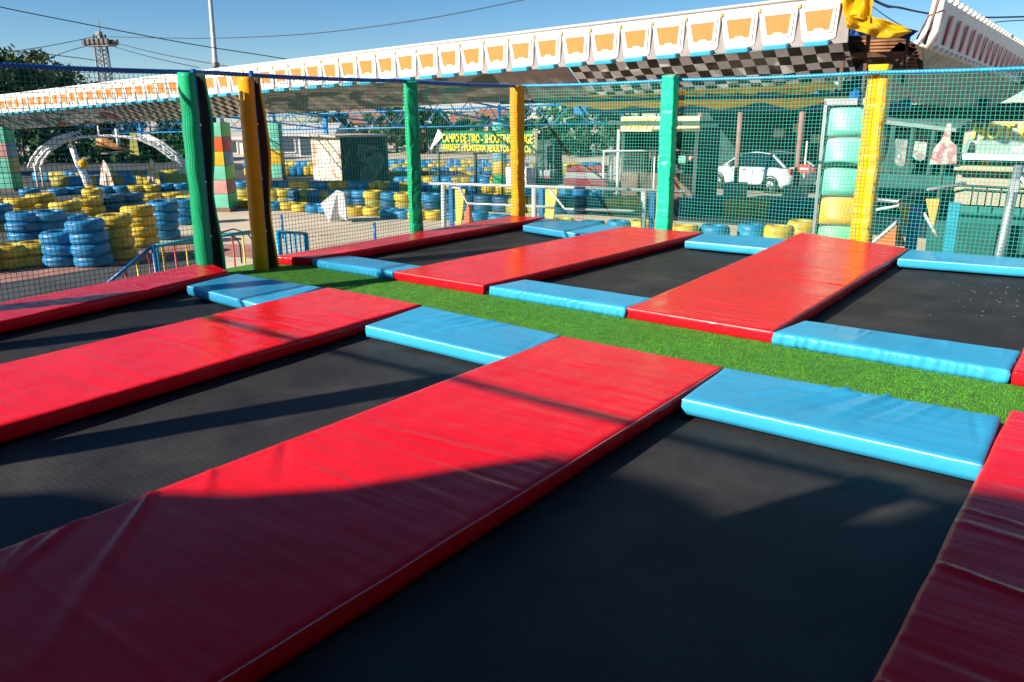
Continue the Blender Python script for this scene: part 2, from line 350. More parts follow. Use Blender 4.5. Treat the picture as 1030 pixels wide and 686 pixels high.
blues = [
 ([P(188, 287), P(263.5, 306.8), P(325, 288.6), P(238, 275)], 'blue vinyl mat nearest the first green post, crossed by the shadow of a post', dict(wr=.8, skirt=.002), 0),
 ([P(367.5, 326.8), P(513.3, 360.1), P(565.7, 336.6), P(424.8, 307)], 'blue mat with a pale welted edge, between the two front red mats', dict(wr=.8, skirt=.002, folds=((.30, .97, .14, .3, -.016, .022), (.40, .97, .24, .2, .020, .024), (.47, .97, .34, .25, -.018, .018), (.56, .97, .42, .3, .020, .024), (.66, .97, .55, .4, .012, .02))), 0),
 ([P(685.5, 400), P(989.5, 467), P(1007.7, 418.3), P(728.2, 368.8)], 'wide rumpled blue mat in the right foreground', dict(wr=.4, skirt=.002, folds=((.50, .97, .28, .25, .026, .030), (.56, .97, .40, .2, -.020, .024), (.64, .97, .50, .2, .030, .030), (.71, .97, .60, .3, -.020, .022), (.42, .95, .20, .45, .018, .022), (.80, .95, .70, .3, .016, .022), (.88, .95, .82, .5, -.010, .018))), 0),
 ([P(313.6, 260.4), P(395.5, 272.9), P(428, 268), P(351, 256.4)], 'blue mat with gathered front skirt, leftmost behind the turf path', dict(wr=1.6, skirt=.026), None),
 ([P(492, 287.3), P(629.8, 309.2), P(660, 300), P(527.6, 280.6)], 'blue mat with puckered front skirt, middle one behind the turf path', dict(wr=1.2, skirt=.03), None),
 ([P(777, 333.8), P(1015.8, 372.3), P(1027.6, 352.5), P(808.5, 321.8)], 'long blue mat with puckered front skirt, right of the turf path', dict(wr=1.0, skirt=.032, folds=((.3, .9, .36, .1, .008, .03), (.5, .95, .42, .1, -.008, .03), (.62, .9, .58, .1, .009, .03), (.2, .9, .26, .2, -.006, .02))), None),
 ([P(526, 226.4), P(592, 236.6), P(629.3, 227.6), P(548.9, 218.9)], 'blue vinyl mat at the far end of the leftmost back trampoline by the rear net', dict(wr=1.6, skirt=.002), 0),
 ([P(689, 242), P(782, 250.5), P(800, 240.6), P(707, 234.6)], 'blue vinyl mat under the rear net between the green post and the drum column', dict(wr=1.6, skirt=.003), 0),
 ([P(903, 259.8), Vector((-.38, 10.0, PZ)), Vector((-.38, 10.62, PZ)), P(915, 251)], 'blue vinyl mat under the rear net right of the yellow post', dict(wr=1.2, skirt=.003), 0),
]
for i, (q, lab, kw, pp) in enumerate(blues):
    o, qq = pad('blue_mat', q, BLUE, lab, 'crash mat', GB, 20+i, across=False, **kw)
    if pp is not None: piping(o, qq, 0, 1, PIPE_B, i, .0042 if i < 3 else .005)
# a loose white cord at the corner of the middle mat
p0 = bz(487, 292, GZ+.02)
tag(tubem('cord', [p0+Vector((-.10, -.02, -.01)), p0+Vector((-.07, -.03, .03)), p0+Vector((0, -.02, .045)), p0+Vector((.05, -.015, .02)), p0+Vector((.09, -.05, 0)), p0+Vector((.05, -.08, -.005))], .004, mat('white_cord', (.75, .72, .68), .8), n=6), 'short white cord hanging out under the corner of a red mat', 'cord')

# trampoline beds ---------------------------------------------------
def bedmat():
    m = bpy.data.materials.new('woven_black_jump_fabric'); m.use_nodes = True; n = m.node_tree.nodes; L = m.node_tree.links; b = n['Principled BSDF']
    tc = n.new('ShaderNodeTexCoord')
    t = n.new('ShaderNodeTexNoise'); t.inputs['Scale'].default_value = 2.5; t.inputs['Detail'].default_value = 8; L.new(tc.outputs['Object'], t.inputs[0])
    wv = n.new('ShaderNodeTexWave'); wv.bands_direction = 'Y'; wv.inputs['Scale'].default_value = 9; wv.inputs['Distortion'].default_value = 6; wv.inputs['Detail'].default_value = 4; L.new(tc.outputs['Object'], wv.inputs[0])
    wf = n.new('ShaderNodeTexWave'); wf.bands_direction = 'DIAGONAL'; wf.inputs['Scale'].default_value = 120; L.new(tc.outputs['Object'], wf.inputs[0])
    r = n.new('ShaderNodeValToRGB'); r.color_ramp.elements[0].position = .3; r.color_ramp.elements[1].position = .8
    r.color_ramp.elements[0].color = (.022, .021, .022, 1); r.color_ramp.elements[1].color = (.050, .046, .043, 1); L.new(t.outputs[0], r.inputs[0])
    m1 = n.new('ShaderNodeMixRGB'); m1.blend_type = 'MULTIPLY'; m1.inputs[0].default_value = .22; L.new(r.outputs[0], m1.inputs[1]); L.new(wv.outputs[0], m1.inputs[2])
    td = n.new('ShaderNodeTexNoise'); td.inputs['Scale'].default_value = 1.1; td.inputs['Detail'].default_value = 10; td.inputs['Roughness'].default_value = .7; L.new(tc.outputs['Object'], td.inputs[0])
    rd = n.new('ShaderNodeValToRGB'); rd.color_ramp.elements[0].position = .48; rd.color_ramp.elements[1].position = .75; rd.color_ramp.elements[1].color = (.30, .30, .30, 1); L.new(td.outputs[0], rd.inputs[0])
    md = n.new('ShaderNodeMixRGB'); L.new(rd.outputs[0], md.inputs[0]); L.new(m1.outputs[0], md.inputs[1]); md.inputs[2].default_value = (.13, .115, .10, 1)
    L.new(md.outputs[0], b.inputs['Base Color'])
    v = n.new('ShaderNodeTexVoronoi'); v.inputs['Scale'].default_value = 13
    L.new(tc.outputs['Object'], v.inputs[0])
    b.inputs['Roughness'].default_value = .6; b.inputs['Specular IOR Level'].default_value = .18
    bp = n.new('ShaderNodeBump'); bp.inputs['Strength'].default_value = .35; bp.inputs['Distance'].default_value = .003; L.new(t.outputs[0], bp.inputs['Height'])
    b2 = n.new('ShaderNodeBump'); b2.inputs['Strength'].default_value = .3; b2.inputs['Distance'].default_value = .001; L.new(wf.outputs[0], b2.inputs['Height']); L.new(bp.outputs[0], b2.inputs['Normal'])
    L.new(b2.outputs[0], b.inputs['Normal']); return m
BED = bedmat(); STEEL = mat('dark_steel', (.03, .03, .035), .5, .6)
def tramp(x0, x1, y0, y1, lab, seed):
    t = thing('trampoline', lab, 'trampoline', (0, 0, PZ), 0, 'in-ground trampolines with black beds')
    bm = bmesh.new(); nx, ny = 40, 100; gr = []
    for j in range(ny+1):
        row = []
        for i in range(nx+1):
            u, v = i/nx, j/ny; e = min(1, min(u, 1-u)*9)*min(1, min(v, 1-v)*16)
            row.append(bm.verts.new((x0+(x1-x0)*u, y0+(y1-y0)*v, -.105-.022*e+.004*noise.noise(Vector((u*4, v*12, seed)))*e)))
        gr.append(row)
    for j in range(ny):
        for i in range(nx): bm.faces.new((gr[j][i], gr[j][i+1], gr[j+1][i+1], gr[j+1][i]))
    obj('jump_bed', bm, BED, t, smooth=True)
    bm = bmesh.new()
    for c, s in (((x0-.03, (y0+y1)/2), (.06, y1-y0+.12)), ((x1+.03, (y0+y1)/2), (.06, y1-y0+.12)), (((x0+x1)/2, y0-.03), (x1-x0, .06)), (((x0+x1)/2, y1+.03), (x1-x0, .06))):
        box(bm, (c[0], c[1], -.155), (s[0], s[1], .10))
    obj('frame', bm, STEEL, t)
xA, xB0, xB1, xC0, xC1, xD0 = -7.75, -5.70, -4.95, -2.9, -2.2, -.1
for i, (a, b, c, d, l) in enumerate([(xA, xB0, -.2, 4.6, 'front trampoline nearest the left net, narrow in view'), (xB1, xC0, -.2, 4.6, 'black trampoline bed in the left foreground crossed by a long post shadow'), (xC1, xD0, -.2, 4.6, 'black trampoline bed in the right foreground, mostly in deep shadow'),
        (xA, xB0, 5.9, 10.4, 'black trampoline bed behind the path nearest the left net'), (xB1, xC0, 5.9, 10.4, 'black trampoline bed behind the path in the middle of the picture'), (xC1, xD0, 5.9, 10.4, 'black trampoline bed behind the path at the right, sprinkled with dry leaves')]):
    tramp(a, b, c, d, l, i*3.3)
# dry leaf litter on the right back bed
bm = bmesh.new(); g = random.Random(5)
for i in range(60):
    a, b = g.gauss(1000, 30), g.gauss(298, 9)
    if a > 1040 or b < 275: continue
    p = bz(a, b, PZ-.12); s = g.uniform(.006, .02); an = g.random()*6.28
    vs = [bm.verts.new(p+Vector((math.cos(an+k*1.57)*s*(1 if k % 2 else .5), math.sin(an+k*1.57)*s*(1 if k % 2 else .5), .004*g.random()))) for k in range(4)]
    bm.faces.new(vs)
tag(obj('leaf_litter', bm, mat('dry_leaf', (.45, .33, .17), .8)), 'scatter of small dry leaves on the black trampoline bed at the right', 'leaves', kind='stuff')

# ------------------------------------------------------------ net enclosure: posts, rails, nets
RZ = 3.15
def sleeve(cx, cy, w_, d_, z0, z1, m, parent, seed, rz=0):
    """foam sleeve laced round a post: soft square section with pinched creases"""
    bm = bmesh.new(); n = 28; m_ = 90; rings = []
    bands = [random.Random(seed+k).random() for k in range(16)]
    for j in range(m_+1):
        t = j/m_; z = z0+(z1-z0)*t; ring = []
        sc = 1+.05*noise.noise(Vector((t*7, seed, 0)))
        ox = .010*noise.noise(Vector((t*3, seed, 4))); oy = .012*noise.noise(Vector((t*3, seed, 8)))
        for k in range(n):
            a = 2*math.pi*k/n; ca, sa = math.cos(a), math.sin(a); e = .28
            x = math.copysign(abs(ca)**e, ca)*w_/2; y = math.copysign(abs(sa)**e, sa)*d_/2
            cr = 0
            for b_ in bands:
                dd = (t-b_+.03*noise.noise(Vector((k*.35, seed, b_*9))))/.008
                if abs(dd) < 3: cr -= .15*math.exp(-dd*dd)*(.5+.5*math.sin(k*.5+b_*20))
            cr += .03*noise.noise(Vector((ca*2, sa*2, t*22+seed)))
            x, y = x*(sc+cr)+ox, y*(sc+cr)+oy
            ring.append(bm.verts.new((cx+x*math.cos(rz)-y*math.sin(rz), cy+x*math.sin(rz)+y*math.cos(rz), z)))
        rings.append(ring)
    for j in range(m_):
        for k in range(n): bm.faces.new((rings[j][k], rings[j][(k+1) % n], rings[j+1][(k+1) % n], rings[j+1][k]))
    bm.faces.new(rings[0][::-1]); bm.faces.new(rings[-1])
    return obj('foam_sleeve', bm, m, parent, smooth=True)
def csleeve(z0, z1, m, parent, seed, w_=.26, rz=0):
    """the same sleeve hanging open, a bent strip with its dark lining showing"""
    bm = bmesh.new(); m_ = 60; gi = []; th = .03
    prof = [(-.045, -.125), (-.11, -.09), (-.13, -.02), (-.12, .06), (-.05, .10), (.03, .105), (.10, .07), (.115, -.01)]
    inn = [(-.04, -.095), (-.085, -.07), (-.10, -.02), (-.09, .04), (-.04, .07), (.02, .075), (.075, .05), (.09, -.01)]
    for j in range(m_+1):
        t = j/m_; z = z0+(z1-z0)*t; op = 1+.22*math.sin(t*9+seed)+.1*noise.noise(Vector((t*6, seed, 1)))
        row = []
        for (x, y), mi in [(p, 0) for p in prof]+[(p, 1) for p in inn[::-1]]:
            x *= (w_/.24)*(op if x > 0 else 1+.08*noise.noise(Vector((t*8, seed, 3)))); y *= 1+.05*noise.noise(Vector((t*12, seed, 5)))
            row.append(bm.verts.new((x*math.cos(rz)-y*math.sin(rz), x*math.sin(rz)+y*math.cos(rz), z)))
        gi.append(row)
    n = len(gi[0]); k1 = len(prof)
    for j in range(m_):
        for k in range(n):
            f = bm.faces.new((gi[j][k], gi[j][(k+1) % n], gi[j+1][(k+1) % n], gi[j+1][k])); f.smooth = True; f.material_index = 1 if k1 <= k < n-1 else 0
    bm.faces.new(gi[0][::-1]); bm.faces.new(gi[-1])
    bmesh.ops.recalc_face_normals(bm, faces=bm.faces)
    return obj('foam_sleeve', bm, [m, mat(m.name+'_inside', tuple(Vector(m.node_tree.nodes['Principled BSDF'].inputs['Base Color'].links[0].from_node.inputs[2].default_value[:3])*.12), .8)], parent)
GP = 'padded posts of the net enclosure'
def post(px, py, m, lab, open_=False, w_=.24, ztop=RZ+.0, seed=0, xy=None, rz=0, lean=0):
    p = P(px, py) if xy is None else Vector((*xy, 0))
    t = thing('padded_post', lab, 'post', (p.x, p.y, 0), 0, GP)
    bm = bmesh.new(); tube(bm, [(0, 0, .02), (0, 0, RZ+.02)], .026 if open_ else .032, 12); obj('steel_pole', bm, BLUEPAINT, t)
    if open_:
        s = csleeve(PZ-.12, ztop, m, t, seed, w_, rz)
        bm = bmesh.new()
        for z in (PZ+.35, PZ+.95, PZ+1.55): lathe(bm, [(.027, -.012), (.032, -.008), (.032, .008), (.027, .012)], 12, (0, 0, z))
        obj('collar', bm, WHITE, t)
    else: sleeve(0, 0, w_, w_*.9, PZ-.12, ztop, m, t, seed, rz)
    t.rotation_euler = (0, lean, 0)
    return p
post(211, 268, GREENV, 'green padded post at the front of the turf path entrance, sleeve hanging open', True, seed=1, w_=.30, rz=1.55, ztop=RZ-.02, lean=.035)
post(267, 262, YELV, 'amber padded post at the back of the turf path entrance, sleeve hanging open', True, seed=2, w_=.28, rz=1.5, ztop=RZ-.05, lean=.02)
post(419, 232, GREENV, 'dark green padded post on the left net beyond the entrance', seed=3, w_=.19, rz=-.5)
post(521, 215, YELV, 'wrinkled orange padded post at the back left corner of the nets', seed=4, w_=.20, rz=-.25)
post(668, 227, GREENB, 'bright green padded post in the middle of the rear net', seed=5, w_=.21, ztop=RZ+.06)
post(866, 240, YELB, 'broad yellow padded post on the rear net at the right', seed=6, w_=.255, ztop=RZ+.10)
YB = 10.98; XL = -8.17
for (x, y, m, l, s_) in ((XL, 1.75, GREENV, 'green padded post on the left net outside the picture', 7), (XL, -.42, YELV, 'amber padded post at the near left corner behind the camera', 8), (-5.41, -.42, GREENV, 'green padded post behind the camera, left of centre', 9), (-2.65, -.42, YELV, 'amber padded post behind the camera, nearest to it', 10), (.1, -.42, GREENV, 'green padded post behind the camera, right of it', 11), (.1, YB, GREENV, 'green padded post on the rear net beyond the right edge', 12)):
    post(0, 0, m, l, xy=(x, y), seed=s_, w_=.24)
def rail(p0, p1, m, lab, rope=True):
    p0, p1 = Vector(p0), Vector(p1); n = int((p1-p0).length/.02)
    bm = bmesh.new(); pts = [p0+(p1-p0)*k/60+Vector((0, 0, -.015*math.sin(math.pi*((k/60*4) % 1)))) for k in range(61)]
    tube(bm, pts, .023, 10)
    o = obj('top_rail', bm, m); tag(o, lab, 'rail', 'top rails of the net enclosure')
    bm = bmesh.new()      # lacing cord wound along the rail
    L_ = (p1-p0).length; N = int(L_/.045)*6; d = (p1-p0).normalized(); sx = d.cross(Vector((0, 0, 1)))
    tube(bm, [p0+d*(L_*k/N)+(sx*math.cos(k*math.pi/3)+Vector((0, 0, 1))*math.sin(k*math.pi/3))*.027+Vector((0, 0, -.015*math.sin(math.pi*((k/N*4) % 1)))) for k in range(N+1)], .004, 3, False)
    obj('lacing', bm, m, o)
rail((XL, -.42, RZ), (XL, YB, RZ), BLUEPAINT, 'dark blue top rail carrying the left net')
rail((XL, YB, RZ), (2.9, YB, RZ), LBLUE, 'bright blue top rail carrying the rear net')
rail((XL, -.42, RZ), (2.9, -.42, RZ), BLUEPAINT, 'dark blue top rail behind the camera')
def net(p0, p1, z0, z1, lab, seed, cell=.048, r=.0030, sag=.03):
    p0, p1 = Vector(p0), Vector(p1); L_ = (p1-p0).length; d = (p1-p0).normalized(); nrm = Vector((-d.y, d.x, 0))
    bm = bmesh.new(); nx = int(L_/cell); nz = int((z1-z0)/cell)
    def pt(s, z):
        b = sag*noise.noise(Vector((s*.7, z*.9, seed)))*2
        ds = .012*noise.noise(Vector((s*1.3, z*2, seed+5))); dz = .012*noise.noise(Vector((s*1.6, z, seed+9)))-.02*math.sin(math.pi*s/L_)*((z-z0)/(z1-z0))**2
        return p0+d*(s+ds)+nrm*b+Vector((0, 0, z+dz))
    def strand(pts):
        rings = []
        for p in pts:
            rings.append([bm.verts.new(p+nrm*r*c+(Vector((0, 0, 1)) if hor else d)*r*s_) for c, s_ in ((1, 0), (-.5, .87), (-.5, -.87))])
        for i in range(len(rings)-1):
            for k in range(3): bm.faces.new((rings[i][k], rings[i][(k+1) % 3], rings[i+1][(k+1) % 3], rings[i+1][k]))
    hor = False
    for i in range(nx+1): strand([pt(i*L_/nx, z0+(z1-z0)*j/12) for j in range(13)])
    hor = True
    for j in range(nz+1): strand([pt(L_*i/max(6, nx//4), z0+(z1-z0)*j/nz) for i in range(max(6, nx//4)+1)])
    o = obj('safety_net', bm, NET); tag(o, lab, 'net', 'safety nets hung between the posts')
zn0, zn1 = PZ-.15, RZ-.03
net((XL, -.3, 0), (XL, 1.7, 0), zn0, zn1, 'netting bay of the left side nearest the camera', 1)
net((XL, 1.8, 0), (XL, 4.85, 0), zn0, zn1, 'netting bay at the far left of the picture up to the first green post', 2)
net((XL, 5.65, 0), (XL, 8.35, 0), zn0, zn1, 'netting bay between the amber and the dark green post', 3)
net((XL, 8.45, 0), (XL, YB, 0), zn0, zn1, 'netting bay between the dark green and the orange corner post', 4)
net((XL, YB, 0), (-5.45, YB, 0), zn0, zn1, 'teal netting bay between the orange corner post and the bright green post', 5)
net((-5.37, YB, 0), (-2.7, YB, 0), zn0, zn1, 'teal netting bay between the bright green and the yellow post', 6)
net((-2.6, YB, 0), (.1, YB, 0), zn0, zn1, 'teal netting bay right of the yellow post', 7)

# ------------------------------------------------------------ entrance railing on the left, and the little blue barrier
RX = -9.3
def bars(name, lab, cat, P0, P1, zb, n, mats, mt, r=.012):
    t = thing(name, lab, cat, (P0.x, P0.y, 0)); O = Vector((P0.x, P0.y, 0))
    a, b = P0-O, P1-O
    tubem('top_rail', [a, b], .022, mt, t)
    tubem('bottom_rail', [Vector((a.x, a.y, zb)), Vector((b.x, b.y, zb))], .015, mt, t)
    for i in range(n):
        k = (i+.5)/n; p = a+(b-a)*k; tubem('baluster', [(p.x, p.y, zb), (p.x, p.y, p.z)], r, mats[i % len(mats)], t, 6)
    for p in (a, b): tubem('end_post', [(p.x, p.y, .0), (p.x, p.y, p.z+.01)], .028, mt, t)
    return t
YM = mat('yellow_painted_bar', (.75, .5, .03), .45); RM = mat('red_painted_bar', (.5, .03, .03), .45); TEALP = mat('teal_painted_steel', (.02, .30, .42), .45)
bars('railing', 'blue railing with yellow and red bars between the open green post and the steps', 'railing', bx(157, 247, RX), bx(214, 238, RX), .1, 5, [YM, RM], TEALP)
bars('railing', 'blue railing with yellow and red bars behind the turf entrance', 'railing', bx(217, 238, RX), bx(259, 232, RX), .1, 4, [YM, RM], TEALP)
bars('railing', 'sloping blue handrail of the steps left of the open green post', 'railing', bx(108, 285, RX), bx(154, 247, RX), .05, 4, [YM, RM], BLUEPAINT)
bars('barrier', 'low blue barred barrier right of the amber post', 'barrier', bx(279, 233, RX-.1), bx(308, 235, RX-.1), .15, 6, [LBLUE], LBLUE, .016)
for a, b, l in ((285, 222, 'short blue stake standing behind the barred barrier'), (378, 232, 'short blue stake on the concrete left of the dark green post')):
    p = bz(a, b+18); tag(tubem('stake', [(p.x, p.y, 0), (p.x, p.y, .55)], .03, BLUEPAINT), l, 'stake')
# curved metal chair-like bracket beyond the entrance
p = bz(232, 262); t = thing('bike_rack', 'dark bent tube rack standing on the ground behind the turf entrance', 'rack', (p.x, p.y, 0), .5)
for dy in (-.25, .25): tubem('hoop', [(-.35, dy, 0), (-.35, dy, .4), (-.28, dy, .52), (0, dy, .58), (.28, dy, .5), (.36, dy, .38), (.36, dy, 0)], .015, STEEL, t)
tubem('cross_bar', [(0, -.25, .58), (0, .25, .58)], .012, STEEL, t)

# ------------------------------------------------------------ tyres
def tyre_bm(D_, h, n=26):
    bm = bmesh.new(); r = D_/2
    lathe(bm, [(r*.55, h*.30), (r*.52, h*.06), (r*.60, 0), (r*.86, h*.02), (r*.985, h*.22), (r, h*.40), (r*.985, h*.44), (r, h*.5), (r*.985, h*.56), (r, h*.60), (r*.985, h*.78), (r*.86, h*.98), (r*.60, h), (r*.52, h*.94), (r*.55, h*.7)], n)
    return bm
TM = {}
def tyre_me(c, D_, h):
    k = (c, round(D_, 2), round(h, 2))
    if k not in TM:
        bm = tyre_bm(D_, h); me = bpy.data.meshes.new('tyre'); bm.to_mesh(me); bm.free(); me.materials.append(TY[c]); TM[k] = me
    return TM[k]
CN = {'y': 'yellow', 'b': 'blue', 'o': 'shade-toned yellow', 'd': 'shade-toned blue'}
def stack(p, cols, D_, h, lab, group):
    t = thing('tyre_stack', lab, 'tyres', (p.x, p.y, 0), rnd.random()*6, group)
    for i, c in enumerate(cols):
        o = bpy.data.objects.new('tyre', tyre_me(c, D_, h)); COL.objects.link(o); o.parent = t
        o.location = (rnd.uniform(-.03, .03), rnd.uniform(-.03, .03), i*h*.97); o.rotation_euler = (rnd.uniform(-.05, .05), rnd.uniform(-.05, .05), rnd.random()*6)
def row(lst, D_, h, where, group):
    for i, e in enumerate(lst):
        px, py, cols = e[:3]; n = len(cols); p = bz(px, py, n*h*.97+.0)
        nm = ' and '.join(dict.fromkeys(CN[c] for c in cols))
        stack(p, cols, e[3] if len(e) > 3 else D_, h, f"{nm} {'tyre' if n == 1 else 'stack of '+NUM[n]+' tyres'}, {ORD[i]} from left {where}", group)
row([(-22, 250, 'yy'), (6, 246, 'yy'), (34, 243.5, 'yy'), (60, 232.5, 'bbb'), (86, 221, 'bbbb'), (113, 216, 'yyyy'), (138, 207, 'yyyy'), (162, 202, 'bbbb'), (184, 200, 'bbb', .64)], .69, .225, 'in front row of left tyre wall', 'front tyre wall on the left')
row([(-6, 206, 'obb'), (23, 213.5, 'bbb'), (49, 212, 'bbb'), (74, 216, 'bb', .7)], .78, .22, 'in second row of left wall', 'second tyre row on the left')
row([(-12, 200, 'yyy'), (19, 199, 'yyy'), (40, 195, 'oyy'), (66, 202.5, 'yyy'), (89, 198.5, 'yyy'), (110, 196, 'ddd'), (130, 194, 'ddd'), (150, 195, 'yy'), (171, 194, 'yy'), (190, 196, 'yy')], .78, .23, 'in third row of left wall', 'third tyre row on the left')
row([(28, 190, 'b'), (58, 189.5, 'b'), (76, 188, 'b'), (92, 190, 'y'), (106, 187.5, 'b'), (121, 187, 'b'), (137, 186.5, 'y'), (151, 186, 'y'), (167, 185, 'b'), (181, 184.5, 'b')], .72, .26, 'in low row before the arch', 'low tyre row before the arch')
row([(192, 202, 'b'), (202, 200, 'b'), (243, 201, 'y'), (257, 202, 'y'), (276.5, 203.5, 'b'), (289, 203.5, 'y'), (303, 204.5, 'y'), (317, 205.5, 'b'), (329, 206.5, 'b'), (343, 207, 'b'), (357, 208, 'y'), (374, 208.5, 'y'), (391, 210, 'b'), (407, 211, 'b'), (421, 212, 'y'), (437, 212, 'y'), (456, 212, 'b')], .58, .24, 'in single row on the concrete', 'front tyre row on the far side of the concrete')
row([(479.6, 213, 'b'), (503, 216, 'b'), (526, 218, 'y'), (549, 219, 'y'), (567, 220, 'y'), (597, 222, 'b'), (622, 222, 'b'), (645, 222, 'y')], .62, .30, 'in low row behind net corner', 'tyre row behind the rear net')
row([(690, 227, 'y'), (718, 226.5, 'b'), (756, 225.5, 'b'), (783, 227, 'y'), (806, 222, 'y')], .66, .34, 'in row left of drum column', 'tyre row behind the rear net')
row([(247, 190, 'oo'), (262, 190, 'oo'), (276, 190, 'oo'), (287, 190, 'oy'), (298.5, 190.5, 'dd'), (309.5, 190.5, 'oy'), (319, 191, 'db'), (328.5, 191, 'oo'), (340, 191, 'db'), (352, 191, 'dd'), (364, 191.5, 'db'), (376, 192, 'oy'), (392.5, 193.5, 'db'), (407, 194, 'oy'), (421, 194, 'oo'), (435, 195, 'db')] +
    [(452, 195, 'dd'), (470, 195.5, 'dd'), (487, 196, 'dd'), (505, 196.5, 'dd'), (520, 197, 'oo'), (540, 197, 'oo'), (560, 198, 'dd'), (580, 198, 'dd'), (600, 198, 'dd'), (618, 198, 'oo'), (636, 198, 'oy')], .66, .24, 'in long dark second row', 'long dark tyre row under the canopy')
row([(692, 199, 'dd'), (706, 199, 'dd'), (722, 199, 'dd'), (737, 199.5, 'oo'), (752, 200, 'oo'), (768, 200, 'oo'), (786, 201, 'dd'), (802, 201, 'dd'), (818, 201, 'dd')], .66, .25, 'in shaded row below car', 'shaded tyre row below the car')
row([(243, 182.5, 'bb'), (260, 182.5, 'yy'), (275, 182, 'bb'), (285.5, 182, 'bb'), (296, 182, 'yy'), (306.5, 182, 'yy'), (317, 182, 'bb'), (328, 182, 'bb'), (337, 182, 'yy'), (347, 182, 'yy'), (357, 182.5, 'bb'), (367, 182.5, 'bb'), (377, 182.5, 'yy'), (387, 183, 'yy'), (397.5, 183, 'bb'), (408, 183, 'yy'), (419, 183, 'bb'), (430.5, 184, 'bb'), (442, 184, 'bb'), (454.5, 184.5, 'yy'), (467, 185, 'bb'), (479, 185.5, 'bb'), (491.5, 186, 'yy'), (504, 186, 'yy'), (517, 187, 'yy'), (531, 187.5, 'bb'), (545, 187.5, 'bb'), (558.5, 188, 'yy'), (571, 188.5, 'bb'), (584, 189, 'bb'), (600, 189, 'bb')], .57, .25, 'in sunlit row before booth', 'sunlit tyre row before the booth')
# far track barriers: long low rows, seen as bands
k = 0
for ri, (x0, x1, y0, y1, n) in enumerate([(400, 560, 177, 177.5, 17), (395, 545, 172.5, 172, 18), (400, 610, 168.5, 167, 24), (398, 600, 164.5, 163.5, 24), (395, 520, 160.5, 160, 18), (252, 320, 168, 167, 10), (250, 318, 162, 162, 11), (60, 180, 177, 175, 18), (40, 175, 172.5, 171, 20)]):
    for i in range(n):
        u = (i+.5)/n; px, py = x0+(x1-x0)*u, y0+(y1-y0)*u
        c = ('b', 'y', 'b', 'o')[(i//2+ri) % 4]
        p = bz(px, py, .45); me = tyre_me(c, .95, .45)
        o = bpy.data.objects.new('tyre', me); COL.objects.link(o); o.location = (p.x, p.y, 0)
        wh = ['just behind the wire fence', 'farther behind the wire fence', 'just beyond the banner', 'far beyond the banner', 'at the far edge of the track', 'left of the camouflage booth', 'far left behind the booth', 'beyond the white arch', 'far behind the white arch'][ri]
        tag(o, f"small {CN[c]} tyre, {ORD[i]} from left in row {wh}", 'tyre', 'far tyre barriers of the kart track')

# ------------------------------------------------------------ ride canopy
YF = 12.6
def ztop(x): return 4.22+(x+3.4)*.0255
def zrot(): return math.atan(.0255)
cen0 = by(823, 20, YF).x; pitch = .606
CAN = thing('ride_canopy', 'long white ride canopy with orange panels and chequered underside', 'canopy', (0, 0, 0))
CW = mat('canopy_white_plastic', (.82, .80, .74), .45, var=.05, dirt=.25, dirtcol=(.55, .48, .38)); OR = mat('orange_panel_plastic', (.72, .19, .03), .5, var=.1, vscale=1.5)
LB = mat('pale_blue_lamp_box', (.03, .33, .48), .35, var=.08); GYP = mat('grey_backing_board', (.28, .25, .23), .7, var=.15)
STARM = mat('yellow_star_plastic', (.70, .52, .10), .5)
# one panel
def trap(bm, cx, w0, w1, z0, z1, y, d, cut=.0):   # w0 bottom, w1 top
    pts = [(cx-w0/2+cut, y, z0), (cx+w0/2-cut, y, z0), (cx+w0/2, y, z0+cut), (cx+w1/2, y, z1-cut), (cx+w1/2-cut, y, z1), (cx-w1/2+cut, y, z1), (cx-w1/2, y, z1-cut), (cx-w0/2, y, z0+cut)]
    prism(bm, pts, (0, d, 0))
bm = bmesh.new(); trap(bm, 0, .49, .604, -.50, .09, 0, .05, .03); me_p = bpy.data.meshes.new('fascia_panel'); 
bmesh.ops.bevel(bm, geom=list(bm.edges), offset=.006, segments=1, affect='EDGES'); bm.to_mesh(me_p); bm.free(); me_p.materials.append(CW)
bm = bmesh.new(); trap(bm, 0, .27, .41, -.345, -.085, -.028, .03, .025)
me_f = bpy.data.meshes.new('panel_frame'); 
bm.free(); bm = bmesh.new()
fr = [(-.205, -.40), (.205, -.40), (.25, -.04), (-.25, -.04)]; inn = [(-.16, -.365), (.16, -.365), (.205, -.085), (-.205, -.085)]
for k in range(4):
    a, b, c, d = fr[k], fr[(k+1) % 4], inn[(k+1) % 4], inn[k]
    prism(bm, [(q_[0], -.018, q_[1]) for q_ in (a, b, c, d)], (0, .022, 0))
prism(bm, [(-.08, -.019, -.367), (.08, -.019, -.367), (.055, -.019, -.335), (-.055, -.019, -.335)], (0, .015, 0))
bm.to_mesh(me_f); bm.free(); me_f.materials.append(CW)
bm = bmesh.new(); prism(bm, [(q_[0], -.010, q_[1]) for q_ in inn], (0, .02, 0)); me_o = bpy.data.meshes.new('orange_insert'); bm.to_mesh(me_o); bm.free(); me_o.materials.append(OR)
bm = bmesh.new(); box(bm, (0, -.05, -.54), (.36, .13, .08), 0, .015); me_l = bpy.data.meshes.new('lamp_box'); bm.to_mesh(me_l); bm.free(); me_l.materials.append(LB)
bm = bmesh.new(); prism(bm, [(.32+(.035 if k % 2 else .015)*math.cos(k*math.pi/5+.3), -.03, -.0+(.035 if k % 2 else .015)*math.sin(k*math.pi/5+.3)) for k in range(10)], (0, .03, 0)); me_s = bpy.data.meshes.new('star'); bm.to_mesh(me_s); bm.free(); me_s.materials.append(STARM)
TILT = R(-4)
